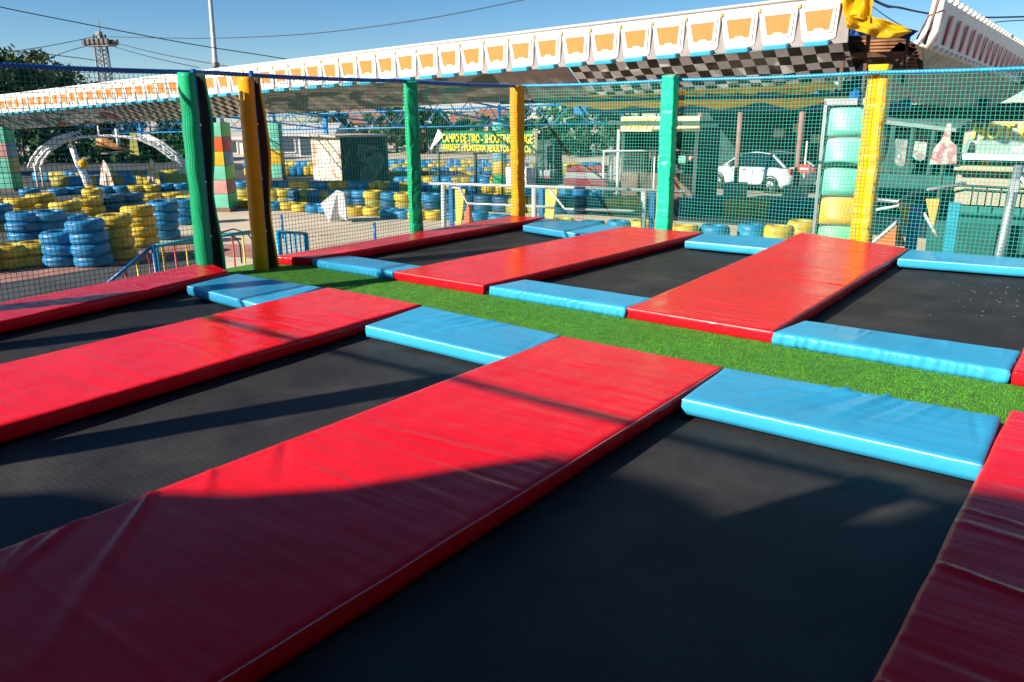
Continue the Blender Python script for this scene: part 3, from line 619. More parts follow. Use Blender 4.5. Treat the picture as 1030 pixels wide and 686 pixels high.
for i in range(0, 78):
    x = cen0-i*pitch
    o = bpy.data.objects.new('fascia_panel', me_p); COL.objects.link(o); o.parent = CAN; o.location = (x, YF, ztop(x)); o.rotation_euler = (R(5)+rnd.uniform(-.012, .012), -zrot()+rnd.uniform(-.006, .006), rnd.uniform(-.01, .01))
    for nm, me in (('panel_frame', me_f), ('orange_insert', me_o), ('lamp_box', me_l), ('star', me_s)):
        if nm == 'star' and i > 40: continue
        c = bpy.data.objects.new(nm, me); COL.objects.link(c); c.parent = o
xR, xE = -3.50, cen0-77.6*pitch
bm = bmesh.new(); prism(bm, [(xR, YF+.06, ztop(xR)-.56), (xR, YF+.06, ztop(xR)+.09), (xE, YF+.06, ztop(xE)+.09), (xE, YF+.06, ztop(xE)-.56)], (0, .05, 0)); obj('fascia_board', bm, GYP, CAN)
bm = bmesh.new(); tube(bm, [(xR, YF+.0, ztop(xR)+.10), (xE, YF, ztop(xE)+.10)], .035, 8); obj('top_trim', bm, CW, CAN)
# soffit: chequer, then painted scene, chequer again, then a lettered stretch
def chk(name, a=(.88, .85, .84), b=(.012, .012, .014), cs=5.0, rot=0):
    m = bpy.data.materials.new(name); m.use_nodes = True; n = m.node_tree.nodes; L = m.node_tree.links; bs = n['Principled BSDF']; bs.inputs['Roughness'].default_value = .6
    tc = n.new('ShaderNodeTexCoord'); ck = n.new('ShaderNodeTexChecker'); ck.inputs['Scale'].default_value = cs
    ck.inputs[1].default_value = (*a, 1); ck.inputs[2].default_value = (*b, 1); L.new(tc.outputs['UV'], ck.inputs[0])
    t = n.new('ShaderNodeTexNoise'); t.inputs['Scale'].default_value = 1.3; t.inputs['Detail'].default_value = 8; L.new(tc.outputs['Object'], t.inputs[0])
    r = n.new('ShaderNodeValToRGB'); r.color_ramp.elements[0].position = .56; r.color_ramp.elements[1].position = .66; L.new(t.outputs[0], r.inputs[0])
    mx = n.new('ShaderNodeMixRGB'); L.new(r.outputs[0], mx.inputs[0]); L.new(ck.outputs[0], mx.inputs[1]); mx.inputs[2].default_value = (.5, .46, .42, 1)
    mv = n.new('ShaderNodeMath'); mv.operation = 'MULTIPLY'; mv.inputs[1].default_value = .25; L.new(r.outputs[0], mv.inputs[0]); L.new(mv.outputs[0], mx.inputs[0])
    L.new(mx.outputs[0], bs.inputs['Base Color']); return m
def soffit(x0, x1, m, n=None, wav=0):
    bm = bmesh.new(); uvl = bm.loops.layers.uv.new(); n = n or max(4, int((x0-x1)*3)); rows = 6; gr = []
    for i in range(n+1):
        x = x0+(x1-x0)*i/n; rw = []
        for j in range(rows+1):
            t = j/rows; wob = wav*noise.noise(Vector((x*1.5, t*2, 3)))
            rw.append((bm.verts.new((x, YF+.12+.75*t+wob, ztop(x)-.56-.50*t+wob)), x, t*.90))
        gr.append(rw)
    for i in range(n):
        for j in range(rows):
            q_ = (gr[i][j], gr[i+1][j], gr[i+1][j+1], gr[i][j+1]); f = bm.faces.new([v[0] for v in q_]); f.smooth = True
            for lp, v in zip(f.loops, q_): lp[uvl].uv = (v[1], v[2])
    return obj('soffit', bm, m, CAN)
def mural(name, cols, sc, pos=(.35, .5, .62)):
    m = bpy.data.materials.new(name); m.use_nodes = True; n = m.node_tree.nodes; L = m.node_tree.links; bs = n['Principled BSDF']; bs.inputs['Roughness'].default_value = .6
    tc = n.new('ShaderNodeTexCoord'); mp = n.new('ShaderNodeMapping'); mp.inputs['Scale'].default_value = sc; L.new(tc.outputs['Object'], mp.inputs[0])
    t = n.new('ShaderNodeTexNoise'); t.inputs['Scale'].default_value = 1; t.inputs['Detail'].default_value = 3; t.inputs['Distortion'].default_value = .8; L.new(mp.outputs[0], t.inputs[0])
    r = n.new('ShaderNodeValToRGB'); r.color_ramp.interpolation = 'CONSTANT'
    r.color_ramp.elements[0].position = 0; r.color_ramp.elements[0].color = (*cols[0], 1); r.color_ramp.elements[1].position = pos[0]; r.color_ramp.elements[1].color = (*cols[1], 1)
    for p_, c in zip(pos[1:], cols[2:]):
        e = r.color_ramp.elements.new(p_); e.color = (*c, 1)
    L.new(t.outputs[0], r.inputs[0]); L.new(r.outputs[0], bs.inputs['Base Color']); MT[name] = m; return m
soffit(xR-.02, -8.4, chk('chequered_board'), wav=.05)
soffit(-8.4, -10.2, mat('bare_soffit_board', (.26, .22, .20), .7, var=.3, vscale=3))
soffit(-10.2, -18.2, mural('painted_scene_board', [(.03, .06, .04), (.05, .05, .05), (.22, .19, .16), (.30, .26, .23)], (.7, 2.5, 2.5), (.42, .5, .58)))
soffit(-18.2, -26, chk('chequered_board_two', (.55, .47, .40)))
soffit(-26, -36, mural('lettered_board', [(.35, .05, .05), (.03, .09, .06), (.5, .5, .46), (.35, .36, .33)], (1.5, 3, 3), (.38, .48, .62)))
soffit(-36, xE, chk('slatted_board', (.5, .45, .36), (.06, .06, .05), 6))
# roof deck
bm = bmesh.new()
def roofslab(x0, x1, y0, y1, dz, t=.08):
    pts = [(x0, y0, ztop(x0)+dz), (x1, y0, ztop(x1)+dz), (x1, y1, ztop(x1)+dz+.05), (x0, y1, ztop(x0)+dz+.05)]
    prism(bm, pts, (0, 0, t))
roofslab(xR-.5, -12.0, YF+.2, 17.0, -.16); roofslab(-12.0, xE, YF+.2, 13.8, -.16)
obj('roof_sheet', bm, mat('dull_roof_sheet', (.10, .11, .11), .7), CAN)
# inner yellow tarpaulins and blue beam under the right half
bm = bmesh.new(); gr = []
for i in range(61):
    x = -4.0-7.6*i/60; gr.append([bm.verts.new((x, 13.65+4.6*j/16, 3.22-(.34+.06*math.sin(x*4))*j/16-.07*math.sin(math.pi*j/4)**2*(1+.4*math.sin(x*3)))) for j in range(17)])
for i in range(60):
    for j in range(16): bm.faces.new((gr[i][j], gr[i+1][j], gr[i+1][j+1], gr[i][j+1])).smooth = True
obj('inner_tarpaulin', bm, mat('yellow_tarpaulin', (.88, .60, .05), .6, var=.2, vscale=3, trans=0), CAN)
bm = bmesh.new(); box(bm, (-7.8, 18.4, 2.83), (8.2, .12, .22)); box(bm, (-7.8, 15.2, 2.98), (8.2, .07, .07))
for i in range(9): box(bm, (-4.2-i*.95, 16.0, 3.0), (.05, 4.6, .05))
obj('inner_beam', bm, BLUEPAINT, CAN)
# the blue truss of the open left half
BT = mat('blue_truss_paint', (.02, .26, .55), .45, var=.15)
def truss(bm, p0, p1, h, n, r=.035, rw=.018, dz2=0):
    p0, p1 = Vector(p0), Vector(p1); up = Vector((0, 0, h))
    tube(bm, [p0, p1], r, 6); tube(bm, [p0+up, p1+up+Vector((0, 0, dz2))], r, 6)
    for i in range(n):
        a = p0+(p1-p0)*i/n; b = p0+(p1-p0)*(i+.5)/n; c = p0+(p1-p0)*(i+1)/n
        tube(bm, [a, b+up], rw, 5); tube(bm, [b+up, c], rw, 5)
bm = bmesh.new()
truss(bm, (-45, 22.5, 1.98), (-12.5, 22.5, 2.45), .62, 22)
for i, x in enumerate(range(-42, -12, 5)):
    truss(bm, (x, 22.5, 2.0+(x+45)*.0145), (x+2.5, 13.6, 2.9+(x+45)*.006), .45, 6, .03, .016)
    box(bm, (x, 22.5, 2.3), (.22, .10, .75))
obj('roof_truss', bm, BT, CAN)
# right-hand return of the canopy, running away from the camera
XS = -2.85
STRIPE = mat('white_return_panel', (.62, .58, .56), .5, var=.08); RSTR = mat('red_stripe_plastic', (.6, .06, .09), .5)
bm = bmesh.new(); prism(bm, [(XS, 14.6, 3.72), (XS+.10, 14.6, 4.42), (XS+.10, 31, 4.42), (XS, 31, 3.50)], (-.05, 0, 0)); obj('return_fascia', bm, STRIPE, CAN)
for i in range(19):
    y = 15.1+i*.84; zb = 3.80-.22*(y-14.6)/16.4
    for k, (dy, mm) in enumerate(((0, RSTR),)):
        bm = bmesh.new(); prism(bm, [(XS+.025, y, zb), (XS+.025, y+.17, zb), (XS+.105, y+.17, zb+.46), (XS+.105, y, zb+.46)], (.02, 0, 0)); obj('red_stripe', bm, mm, CAN)
BULB = mat('frosted_bulb', (.75, .72, .6), .3)
bm = bmesh.new(); bmesh.ops.create_icosphere(bm, subdivisions=2, radius=.055); me_b = bpy.data.meshes.new('bulb'); bm.to_mesh(me_b); bm.free(); me_b.materials.append(BULB)
for i in range(34):
    y = 14.7+i*.49
    for q_ in ((XS+.12, y, 4.46), (XS+.06, y, 3.68-.22*(y-14.6)/16.4)):
        o = bpy.data.objects.new('bulb', me_b); COL.objects.link(o); o.parent = CAN; o.location = q_
bm = bmesh.new(); tube(bm, [(XS+.02, 14.55, 3.68), (XS-.30, 14.5, 3.70), ], .05, 6); tube(bm, [(XS+.05, 14.55, 3.66), (XS+.16, 14.5, 3.9), (XS+.2, 14.5, 4.5)], .06, 6); tube(bm, [(XS-.55, 14.5, 3.52), (XS-.1, 14.5, 3.72), (XS+.04, 14.5, 3.95)], .045, 6)
obj('end_frame', bm, CW, CAN)
CORR = mat('corrugated_underside', (.42, .44, .42), .6, var=.2)
bm = bmesh.new(); N = 300; gr = []
for i in range(N+1):
    y = 14.6+(31-14.6)*i/N; t = i/N; c_ = .05*math.sin(y*math.pi*2/.42)
    rw = []
    for j in range(6):
        u = j/5; rw.append(bm.verts.new((XS-.02-1.05*u, y-.3*u, (3.70-.24*t)-(.78-.08*t)*u+c_*(.3 if j in (0, 5) else 1))))
    gr.append(rw)
for i in range(N):
    for j in range(5): bm.faces.new((gr[i][j], gr[i][j+1], gr[i+1][j+1], gr[i+1][j])).smooth = True
obj('return_soffit', bm, CORR, CAN)
bm = bmesh.new(); gr = []      # corner soffit bridging the front and return
prism(bm, [(XS-.05, 14.6, 3.66), (XS-1.07, 14.4, 2.94), (-3.9, 13.5, 2.98), (-3.35, 13.3, 3.45)], (0, 0, .03)); obj('corner_soffit', bm, chk('chequered_corner', cs=1.6), CAN)
bm = bmesh.new()
for i in range(11): box(bm, (-3.3-.06*i, 13.1+.22*i, 3.50-.02*i), (1.0, .05, .07), .35)
box(bm, (-3.35, 13.2, 3.4), (.05, .05, .8)); box(bm, (-2.95, 13.9, 3.45), (.05, .05, .7)); box(bm, (-3.62, 12.95, 3.4), (.05, .05, .8))
ob_ = obj('corner_battens', bm, mat('brown_battens', (.10, .045, .02), .7, var=.3), CAN)
bm = bmesh.new(); prism(bm, [by(a, b, 14.35) for a, b in ((851, 34), (880, 33), (908, 37), (928, 48), (928, 72), (851, 72))], (0, .06, 0)); obj('corner_board', bm, mat('dark_brown_board', (.06, .028, .014), .8, var=.5, vscale=6, stretch=(1, 1, 6)), CAN)
for k in range(9):
    bm = bmesh.new(); a0, a1 = by(858+k*2.5, 42+k*3.2, 14.2), by(914+k*1.2, 40+k*3.6, 14.2); tube(bm, [a0, a1], .022, 5); obj('ceiling_batten', bm, mat('orange_brown_batten', (.26, .11, .04), .7, var=.4), CAN)
bm = bmesh.new(); n_ = 6
uvl = bm.loops.layers.uv.new()
q4 = [by(a, b, 13.9) for a, b in ((890, 56), (905, 42), (922, 50), (908, 66))]
f = bm.faces.new([bm.verts.new(p) for p in q4])
for lp, uv_ in zip(f.loops, ((0, 0), (0, .46), (.46, .46), (.46, 0))): lp[uvl].uv = uv_
bmesh.ops.solidify(bm, geom=[f], thickness=.02); obj('chequered_flap', bm, chk('chequered_flap_board', cs=4.4), CAN)
bm = bmesh.new(); truss(bm, (-3.9, 24, 2.25), (1.0, 31, 2.35), .55, 8, .03, .015); obj('return_truss', bm, mat('dark_green_truss', (.03, .14, .13), .5), CAN)
# lattice strut and rods above the corner
bm = bmesh.new(); p0, p1 = by(930, 45, 14.0), by(944, 0, 14.0); truss(bm, p0, p1+Vector((.04, 0, .2)), .02, 6, .02, .01); tube(bm, [by(922, 40, 14.1), by(934, 16, 14.1), by(950, 10, 14.1)], .015, 6)
obj('corner_strut', bm, mat('rusty_steel', (.22, .12, .08), .7, .3, var=.3), CAN)
# torn tarpaulin over the corner
def cloth(name, px, Yf, m, lab, cat, thick=.012, bulge=.12, seed=0):
    """px: grid of pixel points [rows][cols]; hung at depth Y with folds"""
    bm = bmesh.new(); R_, C_ = len(px), len(px[0]); n = 10; G_r = []
    for j in range((R_-1)*n+1):
        v = j/n; a = min(int(v), R_-2); fv = v-a; rw = []
        for i in range((C_-1)*n+1):
            u = i/n; b = min(int(u), C_-2); fu = u-b
            q_ = [Vector(px[a+da][b+db]) for da, db in ((0, 0), (0, 1), (1, 0), (1, 1))]
            p = (q_[0]*(1-fu)+q_[1]*fu)*(1-fv)+(q_[2]*(1-fu)+q_[3]*fu)*fv
            d = bulge*noise.noise(Vector((u*1.9, v*1.3, seed)))+bulge*.5*math.sin(u*5+v*2+seed)
            w_ = by(p.x, p.y, Yf+d); rw.append(bm.verts.new(w_))
        G_r.append(rw)
    for j in range(len(G_r)-1):
        for i in range(len(G_r[0])-1): bm.faces.new((G_r[j][i], G_r[j][i+1], G_r[j+1][i+1], G_r[j+1][i])).smooth = True
    bmesh.ops.solidify(bm, geom=list(bm.faces), thickness=thick)
    o = obj(name, bm, m); tag(o, lab, cat); return o
YT = mat('bright_yellow_tarpaulin', (.86, .55, .01), .4, var=.15, vscale=3, bump=.3, bscale=8); BTp = mat('royal_blue_tarpaulin', (.01, .09, .35), .4, var=.15)
cloth('tarpaulin', [[(846, -34), (862, -34), (880, -34), (890, -30)], [(847, -6), (862, -5), (876, -3), (878, 2)], [(848, 16), (862, 18), (874, 21), (876, 24)]], 12.5, YT, 'bright yellow tarpaulin rising behind the end of the orange panels', 'tarpaulin', seed=1)
cloth('tarpaulin', [[(849, 13), (868, 15), (888, 19), (910, 27)], [(850, 20), (868, 24), (890, 28), (918, 32)], [(852, 28), (872, 34), (884, 38), (904, 38)]], 12.45, YT, 'yellow tarpaulin draped sideways over the broken canopy corner', 'tarpaulin', seed=2)
cloth('tarpaulin', [[(853, 27), (862, 28), (870, 31)], [(853, 36), (864, 36), (874, 35)]], 12.7, BTp, 'blue tarpaulin flap hanging next to the last orange panel', 'tarpaulin', seed=3, bulge=.04)
cloth('tarpaulin', [[(903, 28), (915, 29), (924, 31)], [(896, 36), (904, 38), (912, 40)]], 13.3, BTp, 'blue end of the rolled tarpaulin at the broken corner', 'tarpaulin', seed=4, bulge=.05)

# ------------------------------------------------------------ columns clad in coloured boxes
PC = {}
def pc(c):
    k = tuple(round(x, 3) for x in c)
    if k not in PC: PC[k] = mat('column_box_paint_%s' % ['mint', 'lime', 'orange', 'red', 'yellow', 'slate', 'brown', 'green', 'pink', 'tan', 'sky', 'navy', 'teal', 'rust'][len(PC) % 14], c, .4, var=.07, vscale=2, dirt=.2)
    return PC[k]
mint, lime, org, red_, yel, slate, brn, grn, pnk, tan_, skyb = (.17, .58, .40), (.16, .50, .05), (.72, .12, .02), (.50, .015, .015), (.78, .46, .015), (.09, .24, .32), (.28, .11, .09), (.02, .42, .15), (.65, .32, .28), (.36, .28, .06), (.22, .48, .58)
def column(p, w_, zb, zt, fy, fx, lab, bulge=.02, frame=False, rz=0, extras=None):
    """fy: colours of the faces towards -y, bottom last; fx: towards +x ... each level is one box with two painted sides"""
    t = thing('box_column', lab, 'column', (p.x, p.y, 0), rz, 'canopy columns clad in coloured boxes')
    n = len(fy); h = (zt-zb)/n
    tubem('steel_core', [(0, 0, 0), (0, 0, zt+.5)], w_*.14, BLUEPAINT, t)
    boxm('plinth', (0, 0, zb/2), (w_*1.02, w_*1.02, zb), mat('brown_plinth', (.22, .13, .09), .8), t)
    for k in range(n):
        zc = zt-(k+.5)*h
        for (c, dx, dy) in ((fy[k], 0, -1), (fx[k], 1, 0), (fx[k], 0, 1), (fy[k], -1, 0)):
            bm = bmesh.new(); m_ = 8; hw = w_/2-.006; gr = []
            for i in range(m_+1):
                rw = []
                for j in range(m_+1):
                    u, v = i/m_*2-1, j/m_*2-1; out = w_/2+bulge*(1-u*u)*(1-abs(v)**3) if bulge < .1 else w_/2-.03+bulge*(1-u*u)*(.55-.45*v)*(1-abs(v)**12)
                    a = u*hw*.97; z = zc+v*h*.485
                    rw.append(bm.verts.new((a, -out, z) if dy == -1 else (-a, out, z) if dy == 1 else (out, a, z) if dx == 1 else (-out, -a, z)))
                gr.append(rw)
            for i in range(m_):
                for j in range(m_): bm.faces.new((gr[i][j], gr[i+1][j], gr[i+1][j+1], gr[i][j+1])).smooth = True
            obj('box_side', bm, pc(c), t)
    bm = bmesh.new(); box(bm, (0, 0, (zb+zt)/2), (w_-.05, w_-.05, zt-zb-.02)); obj('inner_carcass', bm, mat('dark_carcass', (.10, .09, .07), .8), t)  # dark core behind the coloured box sides
    if frame:
        bm = bmesh.new()
        for sx in (-1, 1):
            for sy in (-1, 1): box(bm, (sx*(w_/2+.015), sy*(w_/2+.015), (zb+zt)/2), (.05, .05, zt-zb+.16))
        box(bm, (0, 0, zt+.06), (w_+.08, w_+.08, .10)); obj('corner_frame', bm, GREYSTEEL, t)
    return t
column(bz(224, 212), .72, .12, 2.58, [mint, org, yel, mint, pnk, mint], [lime, red_, slate, lime, brn, grn], 'column of six coloured boxes between the open green and amber posts', rz=.62)
column(bz(9, 192), .78, .1, 2.45, [mint, pnk, mint, mint], [grn, slate, tan_, grn], 'column of four green, blue and tan boxes at the left edge of the picture', rz=.75)
column(bz(281, 181), .50, .1, 2.55, [mint, mint, yel, mint], [grn, slate, yel, red_], 'slim far column of green and yellow boxes just right of the amber post', rz=.6)
column(bz(503, 192), .42, .1, 2.6, [mint, org, skyb, yel, grn], [mint, org, skyb, yel, grn], 'far coloured column partly hidden by the orange corner post', rz=.5, bulge=.05)
column(Vector((-3.60, 13.75, 0)), .70, .45, 2.78, [mint, mint, mint, yel, (.20, .62, .28)], [org, skyb, skyb, mint, mint], 'large column of bulging mint drums and one yellow, beside the yellow post', bulge=.13, frame=True, rz=.12)

# ------------------------------------------------------------ white handrail beyond the rear net
YR = 12.05
RAILW = mat('weathered_white_rail', (.50, .50, .49), .5, var=.12, dirt=.4)
t = thing('ramp_railing', 'white tube railing with blue and yellow panels behind the orange corner post', 'railing', (0, YR, 0))
O = Vector((0, YR, 0))
def rr(a, b): return by(a, b, YR)-O
tubem('handrail', [rr(432, 184.5), rr(520, 187), rr(690, 192.5)], .028, RAILW, t)
tubem('handrail', [rr(455, 188.5), rr(462, 189), rr(470, 204.5), rr(530, 207), rr(558, 208.5)], .022, RAILW, t)
tubem('handrail', [rr(553, 191), rr(568, 210), rr(640, 212.5), rr(650, 198)], .022, RAILW, t)
for a in (446, 537.5, 648):
    for b in (0,): tubem('upright', [rr(a, 186+(a-440)*.03), Vector((rr(a, 225).x, 0, 0))], .05, RAILW, t)
for a in (452, 543, 655): 
    q0 = rr(a, 190); boxm('blue_panel', (q0.x+.02, .02, .75), (.09, .04, 1.45-.1), BLUEPAINT, t)
YP = mat('yellow_panel_paint', (.74, .46, .08), .5)
for a in (457, 548, 660):
    q0 = rr(a, 190); bm = bmesh.new(); prism(bm, [(q0.x, .02, q0.z), (q0.x+.26, .02, q0.z), (q0.x+.05, .02, .1), (q0.x, .02, .1)], (0, .03, 0)); obj('yellow_panel', bm, YP, t)
p = by(470, 222, 12.6); bm = bmesh.new(); prism(bm, [(p.x-.28, 12.6, 0), (p.x+.3, 12.6, 0), (p.x+.02, 12.6, by(465, 203, 12.6).z)], (0, .05, 0))
tag(obj('triangular_board', bm, mat('faded_orange_red', (.5, .13, .06), .6)), 'rusty orange triangular board standing behind the white railing', 'board')
# right-hand ramp: rail, yellow and orange triangles
t = thing('ramp_railing', 'grey ramp rail with blue, yellow and orange panels right of the yellow post', 'railing', (0, YR, 0))
tubem('handrail', [rr(876, 200), rr(903, 203), rr(920, 193), rr(972, 184.5)], .028, GREYSTEEL, t)
tubem('handrail', [rr(876, 212), rr(915, 205)], .02, WHITE, t)
for a, zt_ in ((922, 1.45), (961, 1.5)): 
    q0 = rr(a, 200); boxm('blue_panel', (q0.x, .02, zt_/2), (.14, .05, zt_), mat('lavender_blue_paint', (.10, .24, .6), .5) if a == 922 else TEALP, t)
bm = bmesh.new(); prism(bm, [rr(902, 203), rr(919, 203), rr(914, 238)], (0, .03, 0)); obj('yellow_panel', bm, YELB, t)
bm = bmesh.new(); prism(bm, [rr(931, 200), rr(945, 200), rr(938, 235)], (0, .03, 0)); obj('yellow_panel', bm, YP, t)
bm = bmesh.new(); prism(bm, [rr(880, 246), rr(903, 222), rr(911, 248)], (0, .03, 0)); obj('orange_panel', bm, mat('orange_board', (.75, .16, .02), .5), t)
tubem('white_brace', [rr(876, 246), rr(905, 221)], .025, WHITE, t); tubem('white_brace', [rr(929, 214), rr(943, 238)], .02, WHITE, t)
p0, p1 = by(1004, 262, 11.5), by(1025, 166, 11.5)
t = thing('leaning_pole', 'thick grey pole leaning at the right edge behind the rear net', 'pole', (p0.x, p0.y, 0))
q1 = p1-Vector((p0.x, p0.y, 0)); tubem('shaft', [(0, 0, 0), (0, 0, p0.z), q1], .055, GREYSTEEL, t, 12); tubem('arm', [q1*.94, q1*.94+Vector((.3, .0, -.25))], .03, WHITE, t)
boxm('clamp', q1*.88, (.1, .12, .14), GREYSTEEL, t)

# ------------------------------------------------------------ small things on the concrete
p = bz(333, 223); t = thing('folding_board', 'white folding board standing on the concrete before the blue tyres', 'board', (p.x, p.y, 0), -.35)
bm = bmesh.new(); prism(bm, [(-.45, -.1, .45), (-.02, .22, .82), (-.0, .22, .0), (-.05, -.05, 0)], (.03, .02, 0)); obj('panel', bm, mat('net_grey_board', (.42, .42, .42), .7), t)
bm = bmesh.new(); prism(bm, [(0, .22, .82), (.5, .22, .8), (.5, .26, .05), (-.25, .2, .25)], (.0, .03, 0)); obj('panel', bm, mat('net_grey_board', (.42, .42, .42), .7), t)
# camouflage booth
bA, bB, bC = bz(316, 187), bz(345, 192), bz(392, 189.5)
t = thing('painted_booth', 'small flat-roofed booth painted in dark camouflage, pink and cream on its lit side', 'booth', (bB.x, bB.y, 0))
d1 = (bA-bB).xy.to_3d(); d2 = (bC-bB).xy.to_3d(); hb = 1.98
bm = bmesh.new(); prism(bm, [Vector((0, 0, 0)), d2, d1+d2, d1], (0, 0, hb)); bm.faces.ensure_lookup_table()
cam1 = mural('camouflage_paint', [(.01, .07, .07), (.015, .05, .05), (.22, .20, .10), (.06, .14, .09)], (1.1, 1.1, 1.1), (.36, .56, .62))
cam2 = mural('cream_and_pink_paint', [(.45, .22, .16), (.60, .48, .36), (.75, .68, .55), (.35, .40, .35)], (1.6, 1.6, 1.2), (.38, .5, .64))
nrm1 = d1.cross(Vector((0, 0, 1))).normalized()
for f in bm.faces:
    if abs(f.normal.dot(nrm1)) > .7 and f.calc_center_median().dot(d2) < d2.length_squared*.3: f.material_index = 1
obj('wall', bm, [cam1, cam2], t)
bm = bmesh.new(); e1, e2 = d1.normalized()*.2, d2.normalized()*.3
prism(bm, [-e1-e2*.8+Vector((0, 0, 0)), d2-e1+e2, d1+d2+e1+e2, d1+e1-e2], (0, 0, .07)); o = obj('roof', bm, mat('pale_roof_slab', (.6, .5, .4), .7), t); o.location = (0, 0, hb+.003)
for k in range(6):
    bm = bmesh.new(); s0 = d1*(.14+.13*k); w_ = d1.normalized()*.10; n_ = -d2.normalized()*.012
    prism(bm, [s0+Vector((0, 0, 1.25))+n_, s0+w_+Vector((0, 0, 1.25))+n_, s0-w_*.5+Vector((0, 0, 1.1))+n_, s0+w_+Vector((0, 0, .95))+n_, s0+Vector((0, 0, .95))+n_, s0-w_*1.5+Vector((0, 0, 1.1))+n_], n_*.8); obj('white_chevron', bm, WHITE, t)
# white lattice arch
aL, aR = bz(42, 191)*1.04, bz(184, 188)*1.04; aL.z = aR.z = 0; wd = aR-aL; L_ = wd.length; ax_ = wd.normalized(); nn = Vector((-ax_.y, ax_.x, 0))
t = thing('lattice_arch', 'white lattice truss arch spanning the kart track on the left', 'arch', aL)
def apt(s, up=0):
    zz = [(0, 0), (.0, 1.45), (.06, 1.9), (.16, 2.5), (.30, 2.95), (.46, 3.12), (.62, 3.0), (.76, 2.6), (.9, 1.95), (1.0, 1.45), (1.0, 0)]
    return None
prof = [(s_, z_*2.55) for s_, z_ in ((0, 0), (0, .42), (.035, .58), (.095, .75), (.20, .92), (.33, 1), (.5, 1.02), (.62, 1.0), (.74, .95), (.85, .80), (.935, .60), (1, .42), (1, 0))]
apx = by(110, 133, 0) if False else None
dcen = ((aL+aR)/2); scl = (CH-(135-121)/FPX*(dcen.xy.length*.97))/2.55
def ap(i, o=0.0, side=0.0):
    s, z = prof[i]; cx, cz = .5, .9; dx, dz = (s-cx)*L_, z*scl-cz
    ln = math.hypot(dx, dz) or 1
    return ax_*(s*L_+o*dx/ln*(1 if i not in (0, 12) else 0)+(o*math.copysign(1, dx) if i in (0, 12) else 0))+Vector((0, 0, max(0, z*scl+o*dz/ln*(1 if i not in (0, 12) else 0))))+nn*side
n = len(prof)
for side in (-.28, .28):
    tubem('chord', [ap(i, 0, side) for i in range(n)], .055, WHITE, t)
for side in (-.28, .28):
    for a, b in ((1, 5), (8, 11)):
        tubem('chord', [ap(i, .27, side) for i in range(a, b+1)], .05, WHITE, t)
bm = bmesh.new()
for side in (-.28, .28):
    for a, b in ((1, 5), (8, 11)):
        for i in range(a, b):
            tube(bm, [ap(i, 0, side), ap(i, .27, side)], .03, 5); tube(bm, [ap(i, .27, side), ap(i+1, 0, side)], .025, 5)
            m0 = (ap(i, 0, side)+ap(i+1, 0, side))/2; m1 = (ap(i, .27, side)+ap(i+1, .33, side))/2; tube(bm, [m0, m1], .025, 5)
        tube(bm, [ap(b, 0, side), ap(b, .27, side)], .03, 5)
for i in range(1, n-1): tube(bm, [ap(i, 0, -.28), ap(i, 0, .28)], .025, 5)
obj('lattice', bm, WHITE, t)
tubem('brace', [ap(1, 0, -.28)+Vector((0, 0, -.2)), ax_*1.7+nn*(-.28)], .04, mat('dark_brace', (.08, .07, .06), .6), t)

# figures and signs by the track under the arch
def signboard(px, py, zt_, w_, cols, lab, cat='sign', name='track_sign', dpt=None):
    p = bz(px, py); t = thing(name, lab, cat, (p.x, p.y, 0), .6)
    tubem('pole', [(0, 0, 0), (0, 0, zt_*.55)], .04, WHITE, t)
    bm = bmesh.new(); prism(bm, [(-w_/2, 0, zt_*.15), (w_/2, 0, zt_*.05), (w_*.25, 0, zt_*.8), (0, 0, zt_), (-w_*.22, 0, zt_*.75)], (0, .06, 0)); obj('board', bm, cols, t); return t
PKW = mural('white_and_coral_print', [(.6, .12, .06), (.75, .55, .3), (.8, .75, .7), (.8, .78, .74)], (6, 6, 4), (.4, .5, .62))
YWP = mural('yellow_and_coral_print', [(.7, .5, .05), (.7, .5, .1), (.8, .7, .6), (.6, .15, .1)], (6, 6, 4), (.4, .55, .68))
signboard(108, 190, 1.15, .6, PKW, 'pointed white and coral sign standing under the white arch')
signboard(155, 188, 1.15, .6, YWP, 'pointed yellow and coral sign near the right foot of the arch')
p = bz(91, 192); t = thing('flag_stand', 'slanting white and blue striped stand with a yellow ball under the arch', 'stand', (p.x, p.y, 0), .6)
bm = bmesh.new(); tube(bm, [(0, 0, 0), (-.12, 0, .55), (-.35, 0, 1.05), (-.45, 0, 1.65)], [.16, .15, .10, .12], 8); obj('body', bm, mural('blue_white_stripe', [(.05, .15, .4), (.7, .7, .7), (.8, .8, .8), (.1, .25, .5)], (8, 8, 3)), t)
bm = bmesh.new(); bmesh.ops.create_uvsphere(bm, u_segments=12, v_segments=8, radius=.17, matrix=Matrix.Translation((-.1, -.05, 1.05))); obj('yellow_ball', bm, YELB, t, True)
bm = bmesh.new(); lathe(bm, [(.30, 0), (.30, .12), (.15, .2), (.02, .25)], 14, (0, 0, 0)); obj('foot', bm, YELB, t, True)
